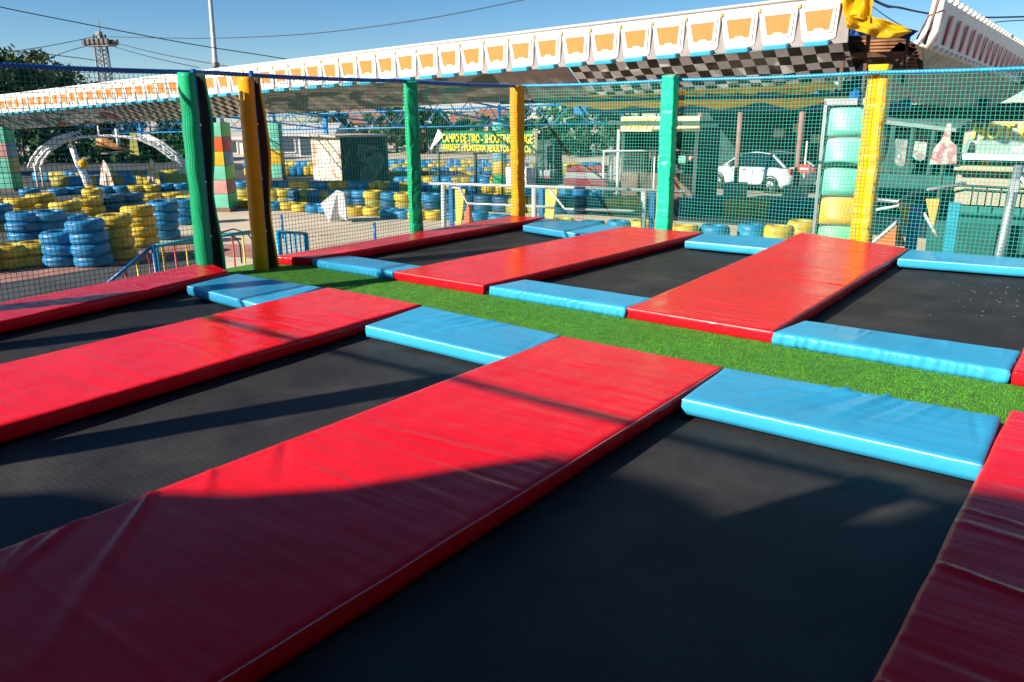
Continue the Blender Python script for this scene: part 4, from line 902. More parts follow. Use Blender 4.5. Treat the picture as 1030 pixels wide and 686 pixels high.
# hanging model aeroplane ride
p = bd(112, 146, 37.5); t = thing('model_plane', 'orange and yellow model plane hanging below the top of the arch', 'ride plane', p, .7)
bm = bmesh.new(); tube(bm, [(-.6, 0, .22), (-.3, 0, .14), (.25, 0, -.1), (.9, 0, -.3)], [.22, .25, .12, .06], 10); obj('fuselage', bm, mat('orange_fuselage', (.60, .26, .08), .5), t)
bm = bmesh.new(); box(bm, (0, 0, -.35), (.3, 1.7, .06)); obj('wing', bm, mat('grey_wing', (.35, .30, .27), .6), t)
bm = bmesh.new(); prism(bm, [(.8, 0, -.4), (1.25, 0, -.5), (1.2, 0, .5), (.95, 0, .6)], (0, .06, 0)); obj('tail', bm, mat('olive_tail', (.40, .40, .08), .6), t)
bm = bmesh.new(); tube(bm, [(-.5, 0, .3), (-.5, 0, .9)], .04, 6); tube(bm, [(.35, 0, 0), (.35, 0, .75)], .10, 6); obj('hanger', bm, WHITE, t)
bm = bmesh.new(); lathe(bm, [(.22, .0), (.42, 0), (.42, .16), (.22, .16), (.22, 0)], 20)
for px in (140, 92, 62):
    pass
bm.free()

# ------------------------------------------------------------ wire fence and banner
bn0, bn1 = by(440, 153, 19.2), by(541, 152, 19.2)
t = thing('banner', 'green and pale banner with yellow lettering for a shooting range, hung on the wire fence', 'banner', (bn0.x, bn0.y, bn0.z))
W_ = bn1.x-bn0.x; hB = by(480, 131, 19.2).z-bn0.z
bm = bmesh.new(); uv = None; gr = []
for i in range(41):
    u = i/40; gr.append([bm.verts.new((W_*u+(0.28*j/8 if i < 3 else 0)*(1-i/3), .03*math.sin(u*17)*(1-j/10), hB*j/8-.03*math.sin(math.pi*((u*3) % 1))*j/8+.02*u)) for j in range(9)])
for i in range(40):
    for j in range(8):
        f = bm.faces.new((gr[i][j], gr[i+1][j], gr[i+1][j+1], gr[i][j+1])); f.smooth = True
        f.material_index = 1 if (j < 3 and i < 28) or i > 37 or (j < 2) or (10 < i < 14 and j < 5) else 0
bmesh.ops.solidify(bm, geom=list(bm.faces), thickness=.01)
obj('cloth', bm, [mat('banner_green', (.05, .42, .24), .6), mat('banner_cream', (.62, .62, .38), .6)], t)
bm = bmesh.new(); prism(bm, [(-.28, -.05, .05), (.35, -.05, hB*.75), (.12, -.05, hB*1.05)], (0, -.012, 0)); obj('folded_corner', bm, WHITE, t)
LY = mat('yellow_lettering', (.85, .72, .05), .5)
def wall_T(x, y, z): return Matrix.Translation((x, y, z)) @ Matrix.Rotation(R(90), 4, 'X')
text_mesh('lettering', 'CAMPO DE TIRO - SHOOTING RANGE', .36, LY, t, wall_T(.28, -.06, hB*.47), .012, W_-.42, .008)
text_mesh('lettering', 'AIRSOFT - PUNTERIA ADULTOS Y NIÑOS', .26, LY, t, wall_T(.30, -.06, hB*.10), .012, W_-.5, .006)
t = thing('wire_fence', 'thin wire fence carrying the shooting range banner', 'fence', (0, 19.35, 0))
DG = mat('dark_green_steel', (.03, .07, .06), .6)
for a in (441, 478, 505, 546): 
    q0 = by(a, 150, 19.35); bm = bmesh.new(); tube(bm, [(q0.x, 0, 0), (q0.x, 0, 2.35)], .03 if a != 478 else .05, 8); obj('fence_post', bm, DG, t)
bm = bmesh.new(); x0_, x1_ = by(430, 150, 19.35).x, by(556, 150, 19.35).x
for k in range(40):
    x = x0_+(x1_-x0_)*k/39; tube(bm, [(x, .04, .05), (x, .04, 1.9)], .006, 3)
for z in (.1, .5, .9, 1.3, 1.7, 1.95): tube(bm, [(x0_, .04, z), (x1_, .04, z)], .007, 3)
obj('wire_mesh', bm, GREYSTEEL, t)
# white wire cage panel
c0, c1 = bz(606, 215), bz(700, 212); 
t = thing('mesh_gate', 'white framed wire mesh gate in front of the yellow signed kiosk', 'gate', (c0.x, c0.y, 0)); dd = (c1-c0); ht = 1.72
tubem('gate_frame', [(0, 0, 0), (0, 0, ht), dd+Vector((0, 0, ht)), dd], .035, WHITE, t); tubem('gate_frame', [dd*.53, dd*.53+Vector((0, 0, ht))], .025, WHITE, t)
tubem('gate_post', [dd*.06+Vector((0, .1, 0)), dd*.06+Vector((0, .1, ht+.12))], .06, GREYSTEEL, t)
bm = bmesh.new()
for k in range(36): tube(bm, [dd*k/36, dd*k/36+Vector((0, 0, ht))], .005, 3)
for k in range(16): tube(bm, [Vector((0, 0, ht*k/16)), dd+Vector((0, 0, ht*k/16))], .005, 3)
obj('wire_mesh', bm, GREYSTEEL, t)
p = bz(650, 208); t = tag(boxm('crash_barrier', (p.x, p.y+1.2, .55), (1.3, .5, 1.0), mat('faded_red_plastic', (.62, .14, .10), .5, bump=.3), bev=.08), 'faded red plastic barrier standing behind the mesh gate', 'barrier')
# striped barrier blocks
SM = mat('maroon_block', (.22, .02, .03), .6); SG = mat('grey_block', (.30, .30, .31), .6)
for i, (a, b, w_, l) in enumerate(((548, 190, 1.3, 'grey and maroon kerb blocks stacked low right of the orange post'), (590, 193, 1.9, 'grey and maroon kerb blocks stacked high left of the mesh gate'))):
    p = bz(a, b); t = thing('kerb_blocks', l, 'blocks', (p.x, p.y, 0), .2*i)
    for k in range(3+i):
        o = boxm('block', (rnd.uniform(-.1, .1), 0, .12+.24*k), (w_-.15*k, .6, .23), (SG, SM)[k % 2], t, bev=.03)
p = bz(524, 193); tag(boxm('white_chest', (p.x, p.y, .45), (.95, .6, .9), WHITE, bev=.03), 'white chest standing just right of the orange post', 'chest')
p = bz(552, 188); t = thing('dark_cabinet', 'tall dark green cabinet behind the kerb blocks', 'cabinet', (p.x, p.y, 0)); boxm('body', (0, 0, .85), (.85, .6, 1.7), DG, t, bev=.02); boxm('lid', (0, 0, 1.74), (.95, .7, .08), DG, t)

# ------------------------------------------------------------ kiosk with yellow sign
t = thing('kiosk', 'dark green kiosk with a yellow and white sign over its open front', 'kiosk', (by(662, 180, 20.6).x, 20.6, 0))
KG = mat('dark_green_board', (.012, .06, .05), .6, var=.3); 
boxm('back_wall', (0, 1.3, 1.2), (2.4, .1, 2.3), KG, t); boxm('side_wall', (-1.2, .65, 1.2), (.08, 1.2, 2.3), KG, t); boxm('side_wall', (1.2, .65, 1.2), (.08, 1.2, 2.3), KG, t)
boxm('roof', (0, .5, 2.47), (2.8, 2.0, .1), KG, t); boxm('counter', (0, .1, .55), (2.3, .45, 1.1), mat('brown_counter', (.16, .08, .05), .7, var=.3), t)
for x in (-1.2, 1.2): tubem('front_post', [(x, -.2, 0), (x, -.2, 2.42)], .05, WHITE, t)
for k in range(7): boxm('shelf_goods', (-1.05+k*.33, 1.05, 1.35+.25*(k % 2)), (.26, .3, .4), pc((lime, brn, tan_, slate, mint, pnk, org)[k]), t, bev=.04)
bm = bmesh.new(); sgn0, sgn1 = by(625, 131, 20.2), by(704, 131.5, 20.2)
s = thing('shop_sign', 'long pale yellow sign board with amber letters above the kiosk, cut by the green post', 'sign', (sgn0.x, 20.2, sgn0.z)); bm.free()
boxm('board', ((sgn1.x-sgn0.x)/2, 0, .17), (sgn1.x-sgn0.x, .08, .40), mat('pale_yellow_board', (.78, .68, .38), .5, var=.1), s)
text_mesh('lettering', 'PARTY', 0.37, mat('amber_lettering', (.75, .48, .03), .5), s, wall_T(.12, -.05, .05), .015, 1.0, .010)

# ------------------------------------------------------------ carport with the silver car
t = thing('carport', 'open shed with rusty pink posts on concrete blocks over the silver car', 'carport', (0, 0, 0))
PKP = mat('faded_pink_post', (.34, .16, .13), .8, var=.2); CB = mat('cream_concrete_block', (.60, .50, .36), .8)
for (a, b, zt_) in ((739, 201, 3.0), (799, 205, 3.2), (700, 199, 3.0)):
    p = bz(a, b); tubem('post', [(p.x, p.y, 0), (p.x, p.y, 3.25)], .09, PKP, t); boxm('post_base', (p.x, p.y, .28), (.62, .55, .56), CB, t, bev=.02)
bm = bmesh.new(); box(bm, (-9.5, 24.9, 3.3), (11, .16, .18)); box(bm, (-9.5, 33, 3.3), (11, .16, .18)); obj('beam', bm, PKP, t)
bm = bmesh.new(); box(bm, (-9.0, 31.5, 3.5), (14, 7.5, .1)); obj('roof', bm, mat('dark_shed_roof', (.04, .06, .06), .7), t)
bm = bmesh.new(); box(bm, (-8.5, 35, 1.5), (16, .15, 3.0)); obj('rear_wall', bm, mat('dark_shed_wall', (.02, .05, .05), .8, var=.4), t)
for k in range(9): boxm('pinned_sheet', (-12+k*.8, 34.6, 1.9+.25*math.sin(k*2.1)), (.45, .1, .35), mat('cream_sheet', (.6, .55, .38), .7, var=.3), t)
sheet('parking_slab', [(-14.5, 24.6), (-4.5, 24.6), (-4.5, 34), (-14.5, 34)], .012, mat('light_parking_slab', (.42, .36, .27), .9, var=.15, vscale=.7))

def car():
    t = thing('parked_car', 'silver white hatchback parked side-on under the shed behind the net', 'car', (*bz(763, 191)[:2], 0), math.radians(-22))
    BODY = mat('silver_white_car_paint', (.58, .60, .62), .35, .0, var=.02, coat=.6); GL = mat('dark_car_glass', (.01, .02, .025), .05, spec=.8); RUB = mat('tyre_rubber', (.02, .02, .02), .8); BLK = mat('black_trim', (.015, .015, .017), .5)
    L2 = 2.0
    # side profile stations: x, belt z, bottom z, half width
    st = [(-2.02, .62, .35, .60), (-1.9, .80, .24, .78), (-1.5, .90, .2, .84), (-.9, .96, .2, .86), (-.2, .99, .2, .87), (.6, 1.01, .2, .87), (1.3, 1.02, .2, .86), (1.8, 1.0, .24, .82), (1.98, .86, .34, .72), (2.02, .6, .38, .66)]
    bm = bmesh.new(); rings = []
    for x, zb, z0, hw in st:
        ring = [(-hw*.9, z0), (-hw, z0+.12), (-hw*1.01, (z0+zb)/2), (-hw*.98, zb-.08), (-hw*.86, zb), (0, zb+.04), (hw*.86, zb), (hw*.98, zb-.08), (hw*1.01, (z0+zb)/2), (hw, z0+.12), (hw*.9, z0)]
        rings.append([bm.verts.new((x, y, z)) for y, z in ring])
    for i in range(len(rings)-1):
        for k in range(len(ring)): bm.faces.new((rings[i][k], rings[i][(k+1) % len(ring)], rings[i+1][(k+1) % len(ring)], rings[i+1][k])).smooth = True
    bm.faces.new(rings[0]); bm.faces.new(rings[-1][::-1]); bmesh.ops.recalc_face_normals(bm, faces=bm.faces); obj('body', bm, BODY, t)
    g_ = [(-1.05, .97, .76, .0), (-.35, 1.42, .62, 0), (.3, 1.5, .60, 0), (1.1, 1.44, .60, 0), (1.78, 1.02, .72, 0)]
    bm = bmesh.new(); rings = []
    for x, z, hw, _ in g_: rings.append([bm.verts.new(v) for v in ((x, -.80 if z > 1.1 else -.76, .97), (x, -hw, z), (x, 0, z+.03), (x, hw, z), (x, .80 if z > 1.1 else .76, .97))])
    for i in range(4):
        for k in range(4):
            f = bm.faces.new((rings[i][k], rings[i][k+1], rings[i+1][k+1], rings[i+1][k])); f.smooth = False
    obj('window_glass', bm, GL, t)
    bm = bmesh.new(); prism(bm, [(-.42, -.6, 1.44), (.3, -.6, 1.52), (1.15, -.6, 1.46), (1.15, .6, 1.46), (.3, .6, 1.52), (-.42, .6, 1.44)], (0, 0, .035)); obj('roof', bm, BODY, t)
    for y0_ in (-1, 1):
        tubem('pillar', [(-1.08, y0_*.78, .97), (-.38, y0_*.625, 1.44)], .03, BODY, t, 6); tubem('pillar', [(.28, y0_*.81, .97), (.3, y0_*.615, 1.5)], .035, BLK, t, 6); tubem('pillar', [(1.82, y0_*.75, 1.0), (1.1, y0_*.61, 1.45)], .05, BODY, t, 6)
        for x in (-1.28, 1.28):
            w_ = bpy.data.objects.new('wheel', None); COL.objects.link(w_); w_.parent = t; w_.location = (x, y0_*.80, .31); w_.rotation_euler = (R(90), 0, 0)
            bm = bmesh.new(); lathe(bm, [(.19, -.10), (.29, -.10), (.31, -.06), (.31, .06), (.29, .10), (.19, .10)], 24); obj('tyre', bm, RUB, w_)
            bm = bmesh.new(); lathe(bm, [(.19, -.09), (.185, -.02), (.05, -.04), (.02, -.06)], 20)
            for k in range(5): box(bm, (.11*math.cos(k*1.257), .11*math.sin(k*1.257), .0), (.17, .035, .19), k*1.257)
            obj('rim', bm, mat('alloy', (.5, .5, .52), .3, .9), w_)
            bm = bmesh.new(); lathe(bm, [(.33, -.03), (.37, -.03), (.37, .045), (.33, .045), (.33, -.03)], 24); a_ = obj('wheel_arch', bm, BLK, t); a_.location = (x, y0_*.845, .33); a_.rotation_euler = (R(90), 0, 0)
        boxm('mirror', (-.72, y0_*.93, 1.02), (.12, .16, .12), BODY, t, bev=.03); boxm('door_handle', (.05, y0_*.885, .86), (.16, .03, .03), BLK, t); boxm('door_handle', (.95, y0_*.885, .87), (.16, .03, .03), BLK, t)
        boxm('headlight', (-1.86, y0_*.62, .72), (.18, .26, .13), mat('lamp_glass', (.8, .8, .85), .1), t, bev=.03); boxm('tail_light', (1.95, y0_*.62, .86), (.12, .2, .2), RM, t, bev=.02)
    bm = bmesh.new()
    for y0_ in (-1, 1):
        box(bm, (-.55, y0_*.872, .62), (.012, .012, .6)); box(bm, (.45, y0_*.878, .62), (.012, .012, .62)); box(bm, (0, y0_*.86, .25), (2.0, .04, .09))
    obj('door_gap', bm, BLK, t)
    boxm('front_bumper', (-1.98, 0, .42), (.12, 1.3, .2), BLK, t, bev=.04); boxm('number_plate', (-2.05, 0, .45), (.02, .5, .11), WHITE, t)
    t.scale = (.98, .98, .90)
car()
p = bz(806, 207); t = thing('no_entry_sign', 'small red and white sign on a thin pole right of the silver car', 'sign', (p.x, p.y, 0)); tubem('pole', [(0, 0, 0), (0, 0, 1.9)], .03, WHITE, t); boxm('plate', (0, -.04, 1.1), (.34, .03, .26), RM, t); boxm('bar', (0, -.06, 1.1), (.24, .01, .06), WHITE, t)

# ------------------------------------------------------------ right: shaded stall, slush poster, bar
t = thing('game_stall', 'dark stall with hanging prizes and cut-out pictures right of the yellow post', 'stall', (0, 0, 0))
s0, s1 = by(862, 150, 24), by(962, 150, 24)
boxm('back_wall', ((s0.x+s1.x)/2, 26.2, 1.3), (s1.x-s0.x+.6, .1, 2.5), KG, t)
bm = bmesh.new(); prism(bm, [by(858, 117, 23.4), by(962, 129, 23.4), by(962, 133, 23.4), by(858, 121, 23.4)], (0, 3.2, 0)); obj('roof', bm, mat('green_grey_roof_edge', (.20, .28, .24), .6), t)
boxm('counter', ((s0.x+s1.x)/2, 23.6, .55), (s1.x-s0.x+.4, .5, 1.1), mat('deep_green_counter', (.01, .09, .08), .6, var=.2), t)
for k, a in enumerate((872, 896, 916, 937)): 
    q0 = by(a, 150, 23.5); boxm('post', (q0.x, 23.5, 1.2), (.1, .1, 2.4), KG, t)
for k, (a, b, w_, h_, mm) in enumerate(((884, 147, .55, 1.0, mural('prize_print_one', [(.5, .35, .1), (.3, .25, .2), (.45, .4, .35), (.15, .16, .15)], (4, 4, 4))), (908, 150, .45, .95, mural('prize_print_two', [(.5, .5, .45), (.15, .2, .18), (.35, .3, .28), (.6, .55, .5)], (4, 4, 4))), (928, 145, .5, .9, mural('prize_print_three', [(.2, .22, .2), (.4, .42, .36), (.25, .2, .18), (.5, .5, .45)], (4, 4, 4))))):
    q0 = by(a, b, 24.2); bm = bmesh.new(); prism(bm, [(q0.x+w_*math.cos(u)*(.5+.12*math.sin(3*u+k)), 24.2, q0.z+h_/2*math.sin(u)) for u in [2*math.pi*i/16 for i in range(16)]], (0, .12, 0)); obj('prize_cutout', bm, mm, t)
p = by(948, 166, 14.6); t = thing('cone_cutout', 'white and pink cone-shaped cut-out between the stall and the green cloth column', 'sign', (p.x, 14.6, p.z)); t.scale = (.55, .55, .55)
bm = bmesh.new(); prism(bm, [(-.36, 0, 0), (.36, 0, .05), (.30, 0, .55), (.12, 0, .70), (.08, 0, 1.18), (-.02, 0, 1.2), (-.12, 0, .72), (-.28, 0, .5)], (0, .08, 0)); obj('board', bm, mural('pink_and_cream_print', [(.42, .10, .13), (.48, .18, .2), (.5, .44, .36), (.48, .45, .4)], (3, 3, 3), (.4, .48, .56)), t)
tubem('pole', [(0, .1, -p.z/.55), (0, .1, .3)], .05, DG, t)
p = by(972, 215, 15.8); t = thing('wrapped_column', 'tall column wrapped in dark green cloth beside the bar', 'column', (p.x, p.y, 0))
sl_ = sleeve(0, 0, .50, .46, 0, 2.45, mat('dark_green_cloth', (.008, .16, .07), .6, var=.3), t, 33); tubem('pole', [(0, 0, 2.2), (0, 0, 2.9)], .09, DG, t, 10)
# bar
Yb = 15.0; b0, b1 = by(958, 200, Yb), by(1075, 200, Yb)
t = thing('bar_stall', 'pale bar stall with a yellow lettered sign at the right edge', 'bar', (b0.x, Yb, 0)); Wb = b1.x-b0.x
zc = lambda b: by(1005, b, Yb).z
boxm('sign_board', (Wb/2, .3, (zc(122)+zc(158))/2), (Wb, .12, zc(122)-zc(158)), mural('rock_mural', [(.24, .13, .10), (.42, .36, .27), (.22, .32, .28), (.50, .47, .40)], (1.7, 1.7, 1.7), (.40, .50, .62)), t)
text_mesh('lettering', 'HOT BAR', .33, LY, t, wall_T(.13, .20, zc(139)), .02, 1.16, .009)
boxm('shelf', (Wb/2, 0, zc(157.5)), (Wb, .5, .09), WHITE, t); boxm('counter', (Wb/2, .2, (zc(171)+zc(207))/2), (Wb, .5, zc(171)-zc(207)), mat('cream_counter_front', (.40, .35, .25), .6), t)
boxm('shelf', (Wb/2, 0, zc(169)), (Wb, .6, .07), mat('cream_counter_top', (.45, .38, .22), .6), t)
for k in range(7): boxm('bottle_box', (.15+k*.2, .2, zc(164)), (.13, .12, .13+.04*(k % 3)), pc((skyb, yel, mint, slate, org, lime, pnk)[k]), t, bev=.02)
boxm('base', (Wb/2, .25, zc(207)/2-.02), (Wb, .5, zc(207)), mat('teal_base_board', (.01, .17, .15), .6, var=.15), t)
tubem('bar_rail', [(-.05, -.2, zc(208)), (-.05, -.2, zc(190)), (.1, -.2, zc(187)), (1.0, -.2, zc(188)), (1.1, -.2, zc(192)), (1.1, -.2, zc(208))], .02, STEEL, t)
for x in (.3, .5, .7, .9): tubem('bar_rail', [(x, -.2, zc(188)), (x, -.2, zc(208))], .01, STEEL, t)
# green tarpaulin sheet low behind right net
q0, q1 = by(925, 230, 13.2), by(1100, 230, 13.2)
tag(boxm('windbreak', ((q0.x+q1.x)/2, 14.2, .5), (q1.x-q0.x+.1, .05, 1.0), mat('teal_windbreak_cloth', (.008, .11, .10), .7, var=.3, vscale=2)), 'dark teal windbreak sheet standing low behind the right part of the rear net', 'windbreak')

# ------------------------------------------------------------ trees, houses, masts, cables
LEAF = {}
def leafmat(name, c):
    if name not in LEAF: 
        m = mat(name, c, .6, var=.45, vscale=.9, spec=.3); LEAF[name] = m
    return LEAF[name]
def tree(px, py0, D_, h, wd, c, lab, seed, nclump=46, leaves=90, trunk=True, group='trees behind the fairground', ls=.22, low=.22):
    b = bd(px, py0, D_); b.z = 0
    t = thing('tree', lab, 'tree', b, 0, group); g = random.Random(seed)
    bm = bmesh.new(); tops = []
    tube(bm, [(0, 0, 0), (g.uniform(-.1, .1), g.uniform(-.1, .1), h*.3), (g.uniform(-.3, .3), 0, h*.75)], [h*.035, h*.026, h*.01], 8)
    cl = []
    for k in range(nclump):
        a = g.random()*6.28; v = g.random(); rr_ = math.sqrt(g.random()); zz = h*(low+(1-low)*v); prof_ = math.sin(math.pi*min(1, max(.08, (v*.86+.12))))**.6
        cl.append((Vector((math.cos(a)*rr_*wd/2*prof_, math.sin(a)*rr_*wd/2*prof_, zz)), g.uniform(.10, .19)*min(wd, h)))
    for k in range(0, nclump, 5):
        c0_ = cl[k][0]; tube(bm, [(0, 0, h*g.uniform(.2, .5)), c0_*.5+Vector((0, 0, h*.15)), c0_], [h*.012, h*.008, .01], 5)
    obj('trunk', bm, mat('bark', (.09, .065, .045), .9, var=.3, bump=.6, bscale=12), t)
    bm = bmesh.new()
    for c_, r_ in cl:
        for i in range(leaves):
            d = Vector((g.gauss(0, 1), g.gauss(0, 1), g.gauss(0, .8))); d.normalize(); p = c_+d*r_*g.random()**.4
            a = Vector((g.gauss(0, 1), g.gauss(0, 1), g.gauss(0, 1))).normalized(); b_ = a.cross(d).normalized() if a.cross(d).length > .01 else Vector((1, 0, 0)); s = ls*g.uniform(.5, 1)
            bm.faces.new([bm.verts.new(p-a*s), bm.verts.new(p+b_*s*.5), bm.verts.new(p+a*s), bm.verts.new(p-b_*s*.5)])
    obj('crown', bm, leafmat(*c), t)
G1, G2, G3 = ('dark_leaves', (.04, .085, .022)), ('olive_leaves', (.075, .11, .03)), ('mid_leaves', (.05, .11, .03))
tree(30, 110, 62, 7.4, 11, G2, 'broad tree rising above the canopy at the far left', 1, 70, 130, ls=.3)
tree(-25, 110, 58, 7.6, 9, G1, 'dark tree at the very left edge above the canopy', 2, 60, 110, ls=.3)
for i, (px, D_, h, wd, c, l) in enumerate([(52, 52, 3.5, 7, G1, 'dark tree behind the left foot of the arch'), (85, 54, 3.6, 7, G1, 'dark tree behind the middle of the arch'), (118, 52, 3.5, 7, G3, 'green tree seen under the right half of the arch'), (150, 54, 3.5, 7, G1, 'dark tree behind the right shoulder of the arch'), (183, 52, 3.4, 6, G1, 'dark tree behind the open green post'),
        (20, 50, 3.3, 6, G1, 'dark tree beside the left box column'), (398, 62, 3.9, 9, G3, 'round green tree behind the blue truss right of the booth'), (425, 60, 3.2, 7, G1, 'green tree behind the dark green post'), (455, 66, 3.0, 7, G2, 'olive shrub-like tree left behind the banner'), (520, 58, 3.3, 7, G3, 'tree behind the orange post'), (555, 56, 3.4, 7, G1, 'dark tree seen through the rear net beside the cabinet'), (590, 54, 3.6, 7, G1, 'dark tree behind the kerb blocks'), (338, 66, 3.1, 6, G2, 'olive tree just behind the camouflage booth roof'),
        (720, 50, 4.5, 8, G1, 'dark tree behind the shed, left part'), (780, 50, 4.5, 8, G1, 'dark tree behind the shed, right part'), (840, 50, 3.2, 8, G1, 'dark tree behind the drum column'), (1012, 60, 2.9, 7, G3, 'green tree above the bar sign'), (925, 62, 2.5, 6, G2, 'pale tree top above the game stall'), (660, 52, 4.6, 8, G1, 'dark tree behind the yellow signed kiosk')]):
    tree(px, 125, D_, h, wd, c, l, 10+i, 30, 70, ls=.26, low=.06)
# hedge mass under the arch
def house(px0, px1, pyt, D_, depth, wm, rm, lab, wins=(), roof='gable', base=0, rh=1.0, group=None):
    a = bd(px0, pyt, D_); b = bd(px1, pyt, D_); d = Vector((b.x-a.x, b.y-a.y, 0)); L_ = d.length; d.normalize(); n_ = Vector((-d.y, d.x, 0))
    if n_.dot(Fv) < 0: n_ = -n_
    h = a.z; t = thing('house', lab, 'house', (a.x, a.y, 0), math.atan2(d.y, d.x), group)
    boxm('wall', (L_/2, depth/2, h/2), (L_, depth, h), wm, t)
    bm = bmesh.new()
    if roof == 'gable': prism(bm, [(-.3, -.3, h), (-.3, depth/2, h+rh), (-.3, depth+.3, h)], (L_+.6, 0, 0))
    else: box(bm, (L_/2, depth/2, h+.12), (L_+.5, depth+.5, .22))
    obj('roof', bm, rm, t)
    for (u, z, w_, hh) in wins:
        f = boxm('window', (u*L_, -.02, z*h), (w_, .10, hh), WHITE, t); boxm('pane', (0, -.03, 0), (w_*.84, .06, hh*.86), mat('window_pane', (.06, .09, .11), .15), f)
    return t
HW = mat('white_house_wall', (.66, .64, .60), .8, var=.06); HG = mat('grey_house_wall', (.42, .43, .44), .8, var=.08); HT = mat('terracotta_roof', (.42, .16, .08), .8, var=.2); HP = mat('pale_sheet_roof', (.62, .60, .57), .6, var=.08)
house(268, 332, 137, 58, 6, HG, HP, 'low pale grey house between the amber post and the booth', ((.30, .55, 1.4, 1.1), (.62, .5, 1.1, 1.6)), 'gable', rh=.9)
house(335, 398, 124, 85, 8, mat('tan_house_wall', (.40, .28, .22), .8), HT, 'tan house with a hipped roof behind the blue truss', ((.3, .6, 1.2, 1.2), (.7, .6, 1.2, 1.2)), rh=1.6)
house(425, 545, 112, 120, 14, HW, HP, 'long white two-storey building high behind the banner', tuple((u, z, 1.7, 1.3) for u in (.12, .3, .48, .66, .84) for z in (.45, .8)), 'gable', rh=3.2)
house(454, 482, 126, 92, 7, mat('cream_house_wall', (.6, .52, .42), .8), HT, 'small cream house with a terracotta roof left above the banner', ((.35, .55, 1.2, 1.2),), rh=1.3)
house(484, 523, 124, 90, 7, mat('salmon_house_wall', (.45, .28, .2), .8), HT, 'salmon house with a terracotta roof above the banner', ((.3, .6, 1.4, 1.0), (.7, .6, 1.4, 1.0)), rh=1.6)
house(-60, 30, 136, 70, 6, HG, HP, 'long low grey building behind the left box column', ((.5, .5, 1.4, 1.0),), 'flat')
house(880, 1120, 128, 75, 8, HW, HT, 'long pale building behind the bar at the right', tuple((u, .6, 1.3, 1.1) for u in (.1, .3, .5, .7)), 'flat')
house(200, 262, 141, 62, 6, HW, HP, 'white shed glimpsed between the two open posts', ((.5, .5, 1.2, 1.0),), 'flat')
# camera mast with floodlights (far) and lamp pole
p = bd(106, 80, 85); t = thing('floodlight_mast', 'tall lattice mast with a crown of floodlights above the left canopy', 'mast', (p.x, p.y, 0), .4)
zt_ = bd(106, 36, 85).z; MG = mat('mast_grey_steel', (.20, .19, .18), .6, .4, var=.2)
bm = bmesh.new()
for sx, sy in ((-1, -1), (1, -1), (1, 1), (-1, 1)): tube(bm, [(sx*.55, sy*.55, 0), (sx*.42, sy*.42, zt_)], .10, 5)
for k in range(26):
    z = zt_*k/26; z2 = zt_*(k+1)/26
    for a, b in (((-.45, -.45), (.45, -.45)), ((.45, -.45), (.45, .45)), ((.45, .45), (-.45, .45)), ((-.45, .45), (-.45, -.45))): tube(bm, [(a[0], a[1], z), (b[0], b[1], z2)], .05, 4)
obj('lattice', bm, MG, t)
bm = bmesh.new(); box(bm, (0, 0, zt_-1.1), (3.0, 1.3, .18)); box(bm, (0, 0, zt_-.3), (.5, .5, 1.2)); obj('platform', bm, MG, t)
for k in range(6):
    for s_ in (-1, 1):
        boxm('floodlight', (-1.45+k*.58, s_*.7, zt_-.75), (.42, .3, .55), mat('floodlight_grey', (.07, .065, .06), .4), t, bev=.05)
tubem('aerial', [(.2, 0, zt_), (.2, 0, zt_+1.4)], .05, MG, t)
p = bd(217, 68, 45); q1 = bd(211, -15, 45); t = thing('lamp_pole', 'tall plain grey pole rising behind the canopy left of centre', 'pole', (p.x, p.y, 0))
tubem('shaft', [(0, 0, 0), (0, 0, p.z), (q1.x-p.x, q1.y-p.y, q1.z+1.5)], [.16, .15, .10], mat('light_grey_pole', (.50, .50, .50), .5, .3), t, 10); boxm('bracket', (.12, -.1, p.z+.15), (.4, .3, .25), MG, t)
CABM = mat('black_cable', (.02, .02, .025), .6)
def cable(pts, D0, D1, r, lab):
    n = len(pts); P_ = [bd(a, b, D0+(D1-D0)*i/(n-1)) for i, (a, b) in enumerate(pts)]
    sm = []
    for i in range(n-1):
        for k in range(6):
            u = k/6; a = P_[max(i-1, 0)]; b = P_[i]; c = P_[i+1]; d = P_[min(i+2, n-1)]
            sm.append(.5*((2*b)+(c-a)*u+(2*a-5*b+4*c-d)*u*u+(3*b-a-3*c+d)*u**3))
    sm.append(P_[-1]); tag(tubem('cable', sm, r, CABM, n=5), lab, 'cable', 'overhead cables')
cable([(-40, -4), (0, 7), (100, 27), (190, 44), (260, 55), (330, 66)], 30, 40, .022, 'long overhead cable sloping down from the upper left corner')
cable([(-40, 44), (0, 50), (60, 56), (106, 62)], 32, 60, .028, 'lower cable entering from the left just above the rail')
cable([(110, 37), (200, 38.5), (280, 36), (350, 30), (440, 17), (530, -1), (560, -8)], 70, 45, .03, 'thin cable rising from the floodlight mast to the top edge')
cable([(112, 42), (160, 54), (230, 67)], 84, 60, .035, 'thin cable falling from the floodlight mast towards the grey pole')
cable([(112, 46), (150, 57), (200, 68)], 84, 60, .035, 'lowest thin cable right of the floodlight mast')
cable([(100, 36), (50, 46), (10, 52), (-30, 58)], 84, 70, .035, 'thin cable falling left from the floodlight mast')
cable([(100, 43), (70, 51), (46, 60)], 84, 70, .035, 'steep thin cable left of the floodlight mast')
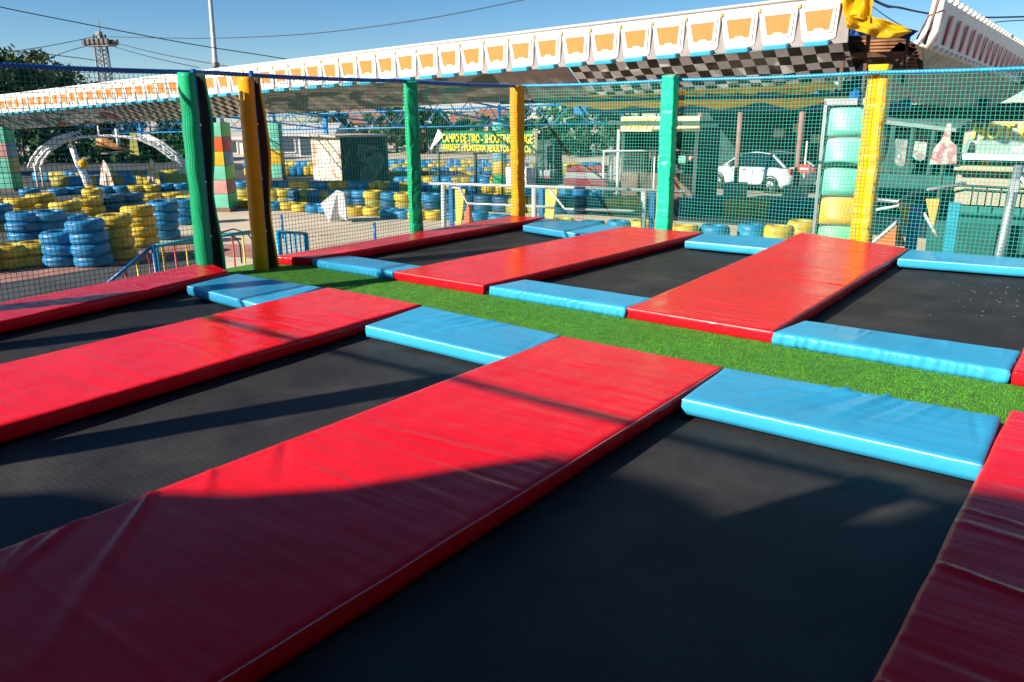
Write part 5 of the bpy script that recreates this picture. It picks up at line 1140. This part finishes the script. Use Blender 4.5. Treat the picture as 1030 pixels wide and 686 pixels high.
cable([(868, -6), (890, 5), (905, 8), (930, 13), (960, 17), (1000, 17.5), (1060, 16)], 13.5, 20, .02, 'thick cable crossing the sky at the upper right')
cable([(870, -4), (892, 7), (903, 7), (925, 12), (948, 16)], 13.4, 14.5, .012, 'thin cable twisted beside the thick one above the yellow post')
cable([(874, 4), (892, 17), (912, 29)], 13.3, 13.5, .008, 'very thin line down to the rolled tarpaulin')
cable([(992, 40), (996, 28), (1004, 22), (1060, 19)], 26, 30, .018, 'short bent cable above the right canopy edge')

# ------------------------------------------------------------ unseen building added behind the camera, outline shaped to cast the foreground shadow
ks_ = [(-7.5, -2.2), (-3.94, 1.21), (-3.38, 1.42), (-3.15, 1.63), (-2.85, 1.82), (-2.56, 2.12), (-2.21, 2.70), (-1.99, 2.99), (-1.60, 3.0), (-1.21, 2.85), (-.68, 3.27), (-.54, 3.57), (-.40, 3.74), (-.12, 3.83), (1.5, 3.8), (6, 3.6)]
t = thing('shadow_caster', 'unseen building added behind the camera, top shaped to cast the foreground shadow', 'light blocker', (0, -4.5, 0))
pts = []
for (x, y) in ks_:
    s_ = (y+4.5)/math.cos(R(25)); pts.append((x-s_*math.sin(R(25)), 0, PZ+s_*math.tan(R(SUN_EL))))
pts = [(pts[0][0], 0, 0)]+pts+[(pts[-1][0], 0, 0)]
bm = bmesh.new(); prism(bm, pts, (0, -3.0, 0)); obj('wall', bm, mat('cream_render', (.5, .46, .4), .8, var=.1), t)
for o in list(bpy.data.objects):
    if o.get('label') and len(o['label'].split())>16: print('LONG', o['label'])
    if o.get('label') and len(o['label'])>90: print('LONGC', len(o['label']), o['label'])

t = thing('sky_blocker', 'unseen tall dark block added right of the platform to keep the shade dark', 'light blocker', (5.9, 1.2, 0))  # added out of view to block sky light and deepen the foreground shade
HM = mat('sky_blocker_green', (.035, .06, .05), .7, var=.2, vscale=2)
boxm('wall', (0, 0, 3.5), (4.6, 16.5, 7.0), HM, t); boxm('roof', (0, 0, 7.1), (5.0, 16.9, .2), mat('sky_blocker_top', (.2, .2, .2), .8), t)
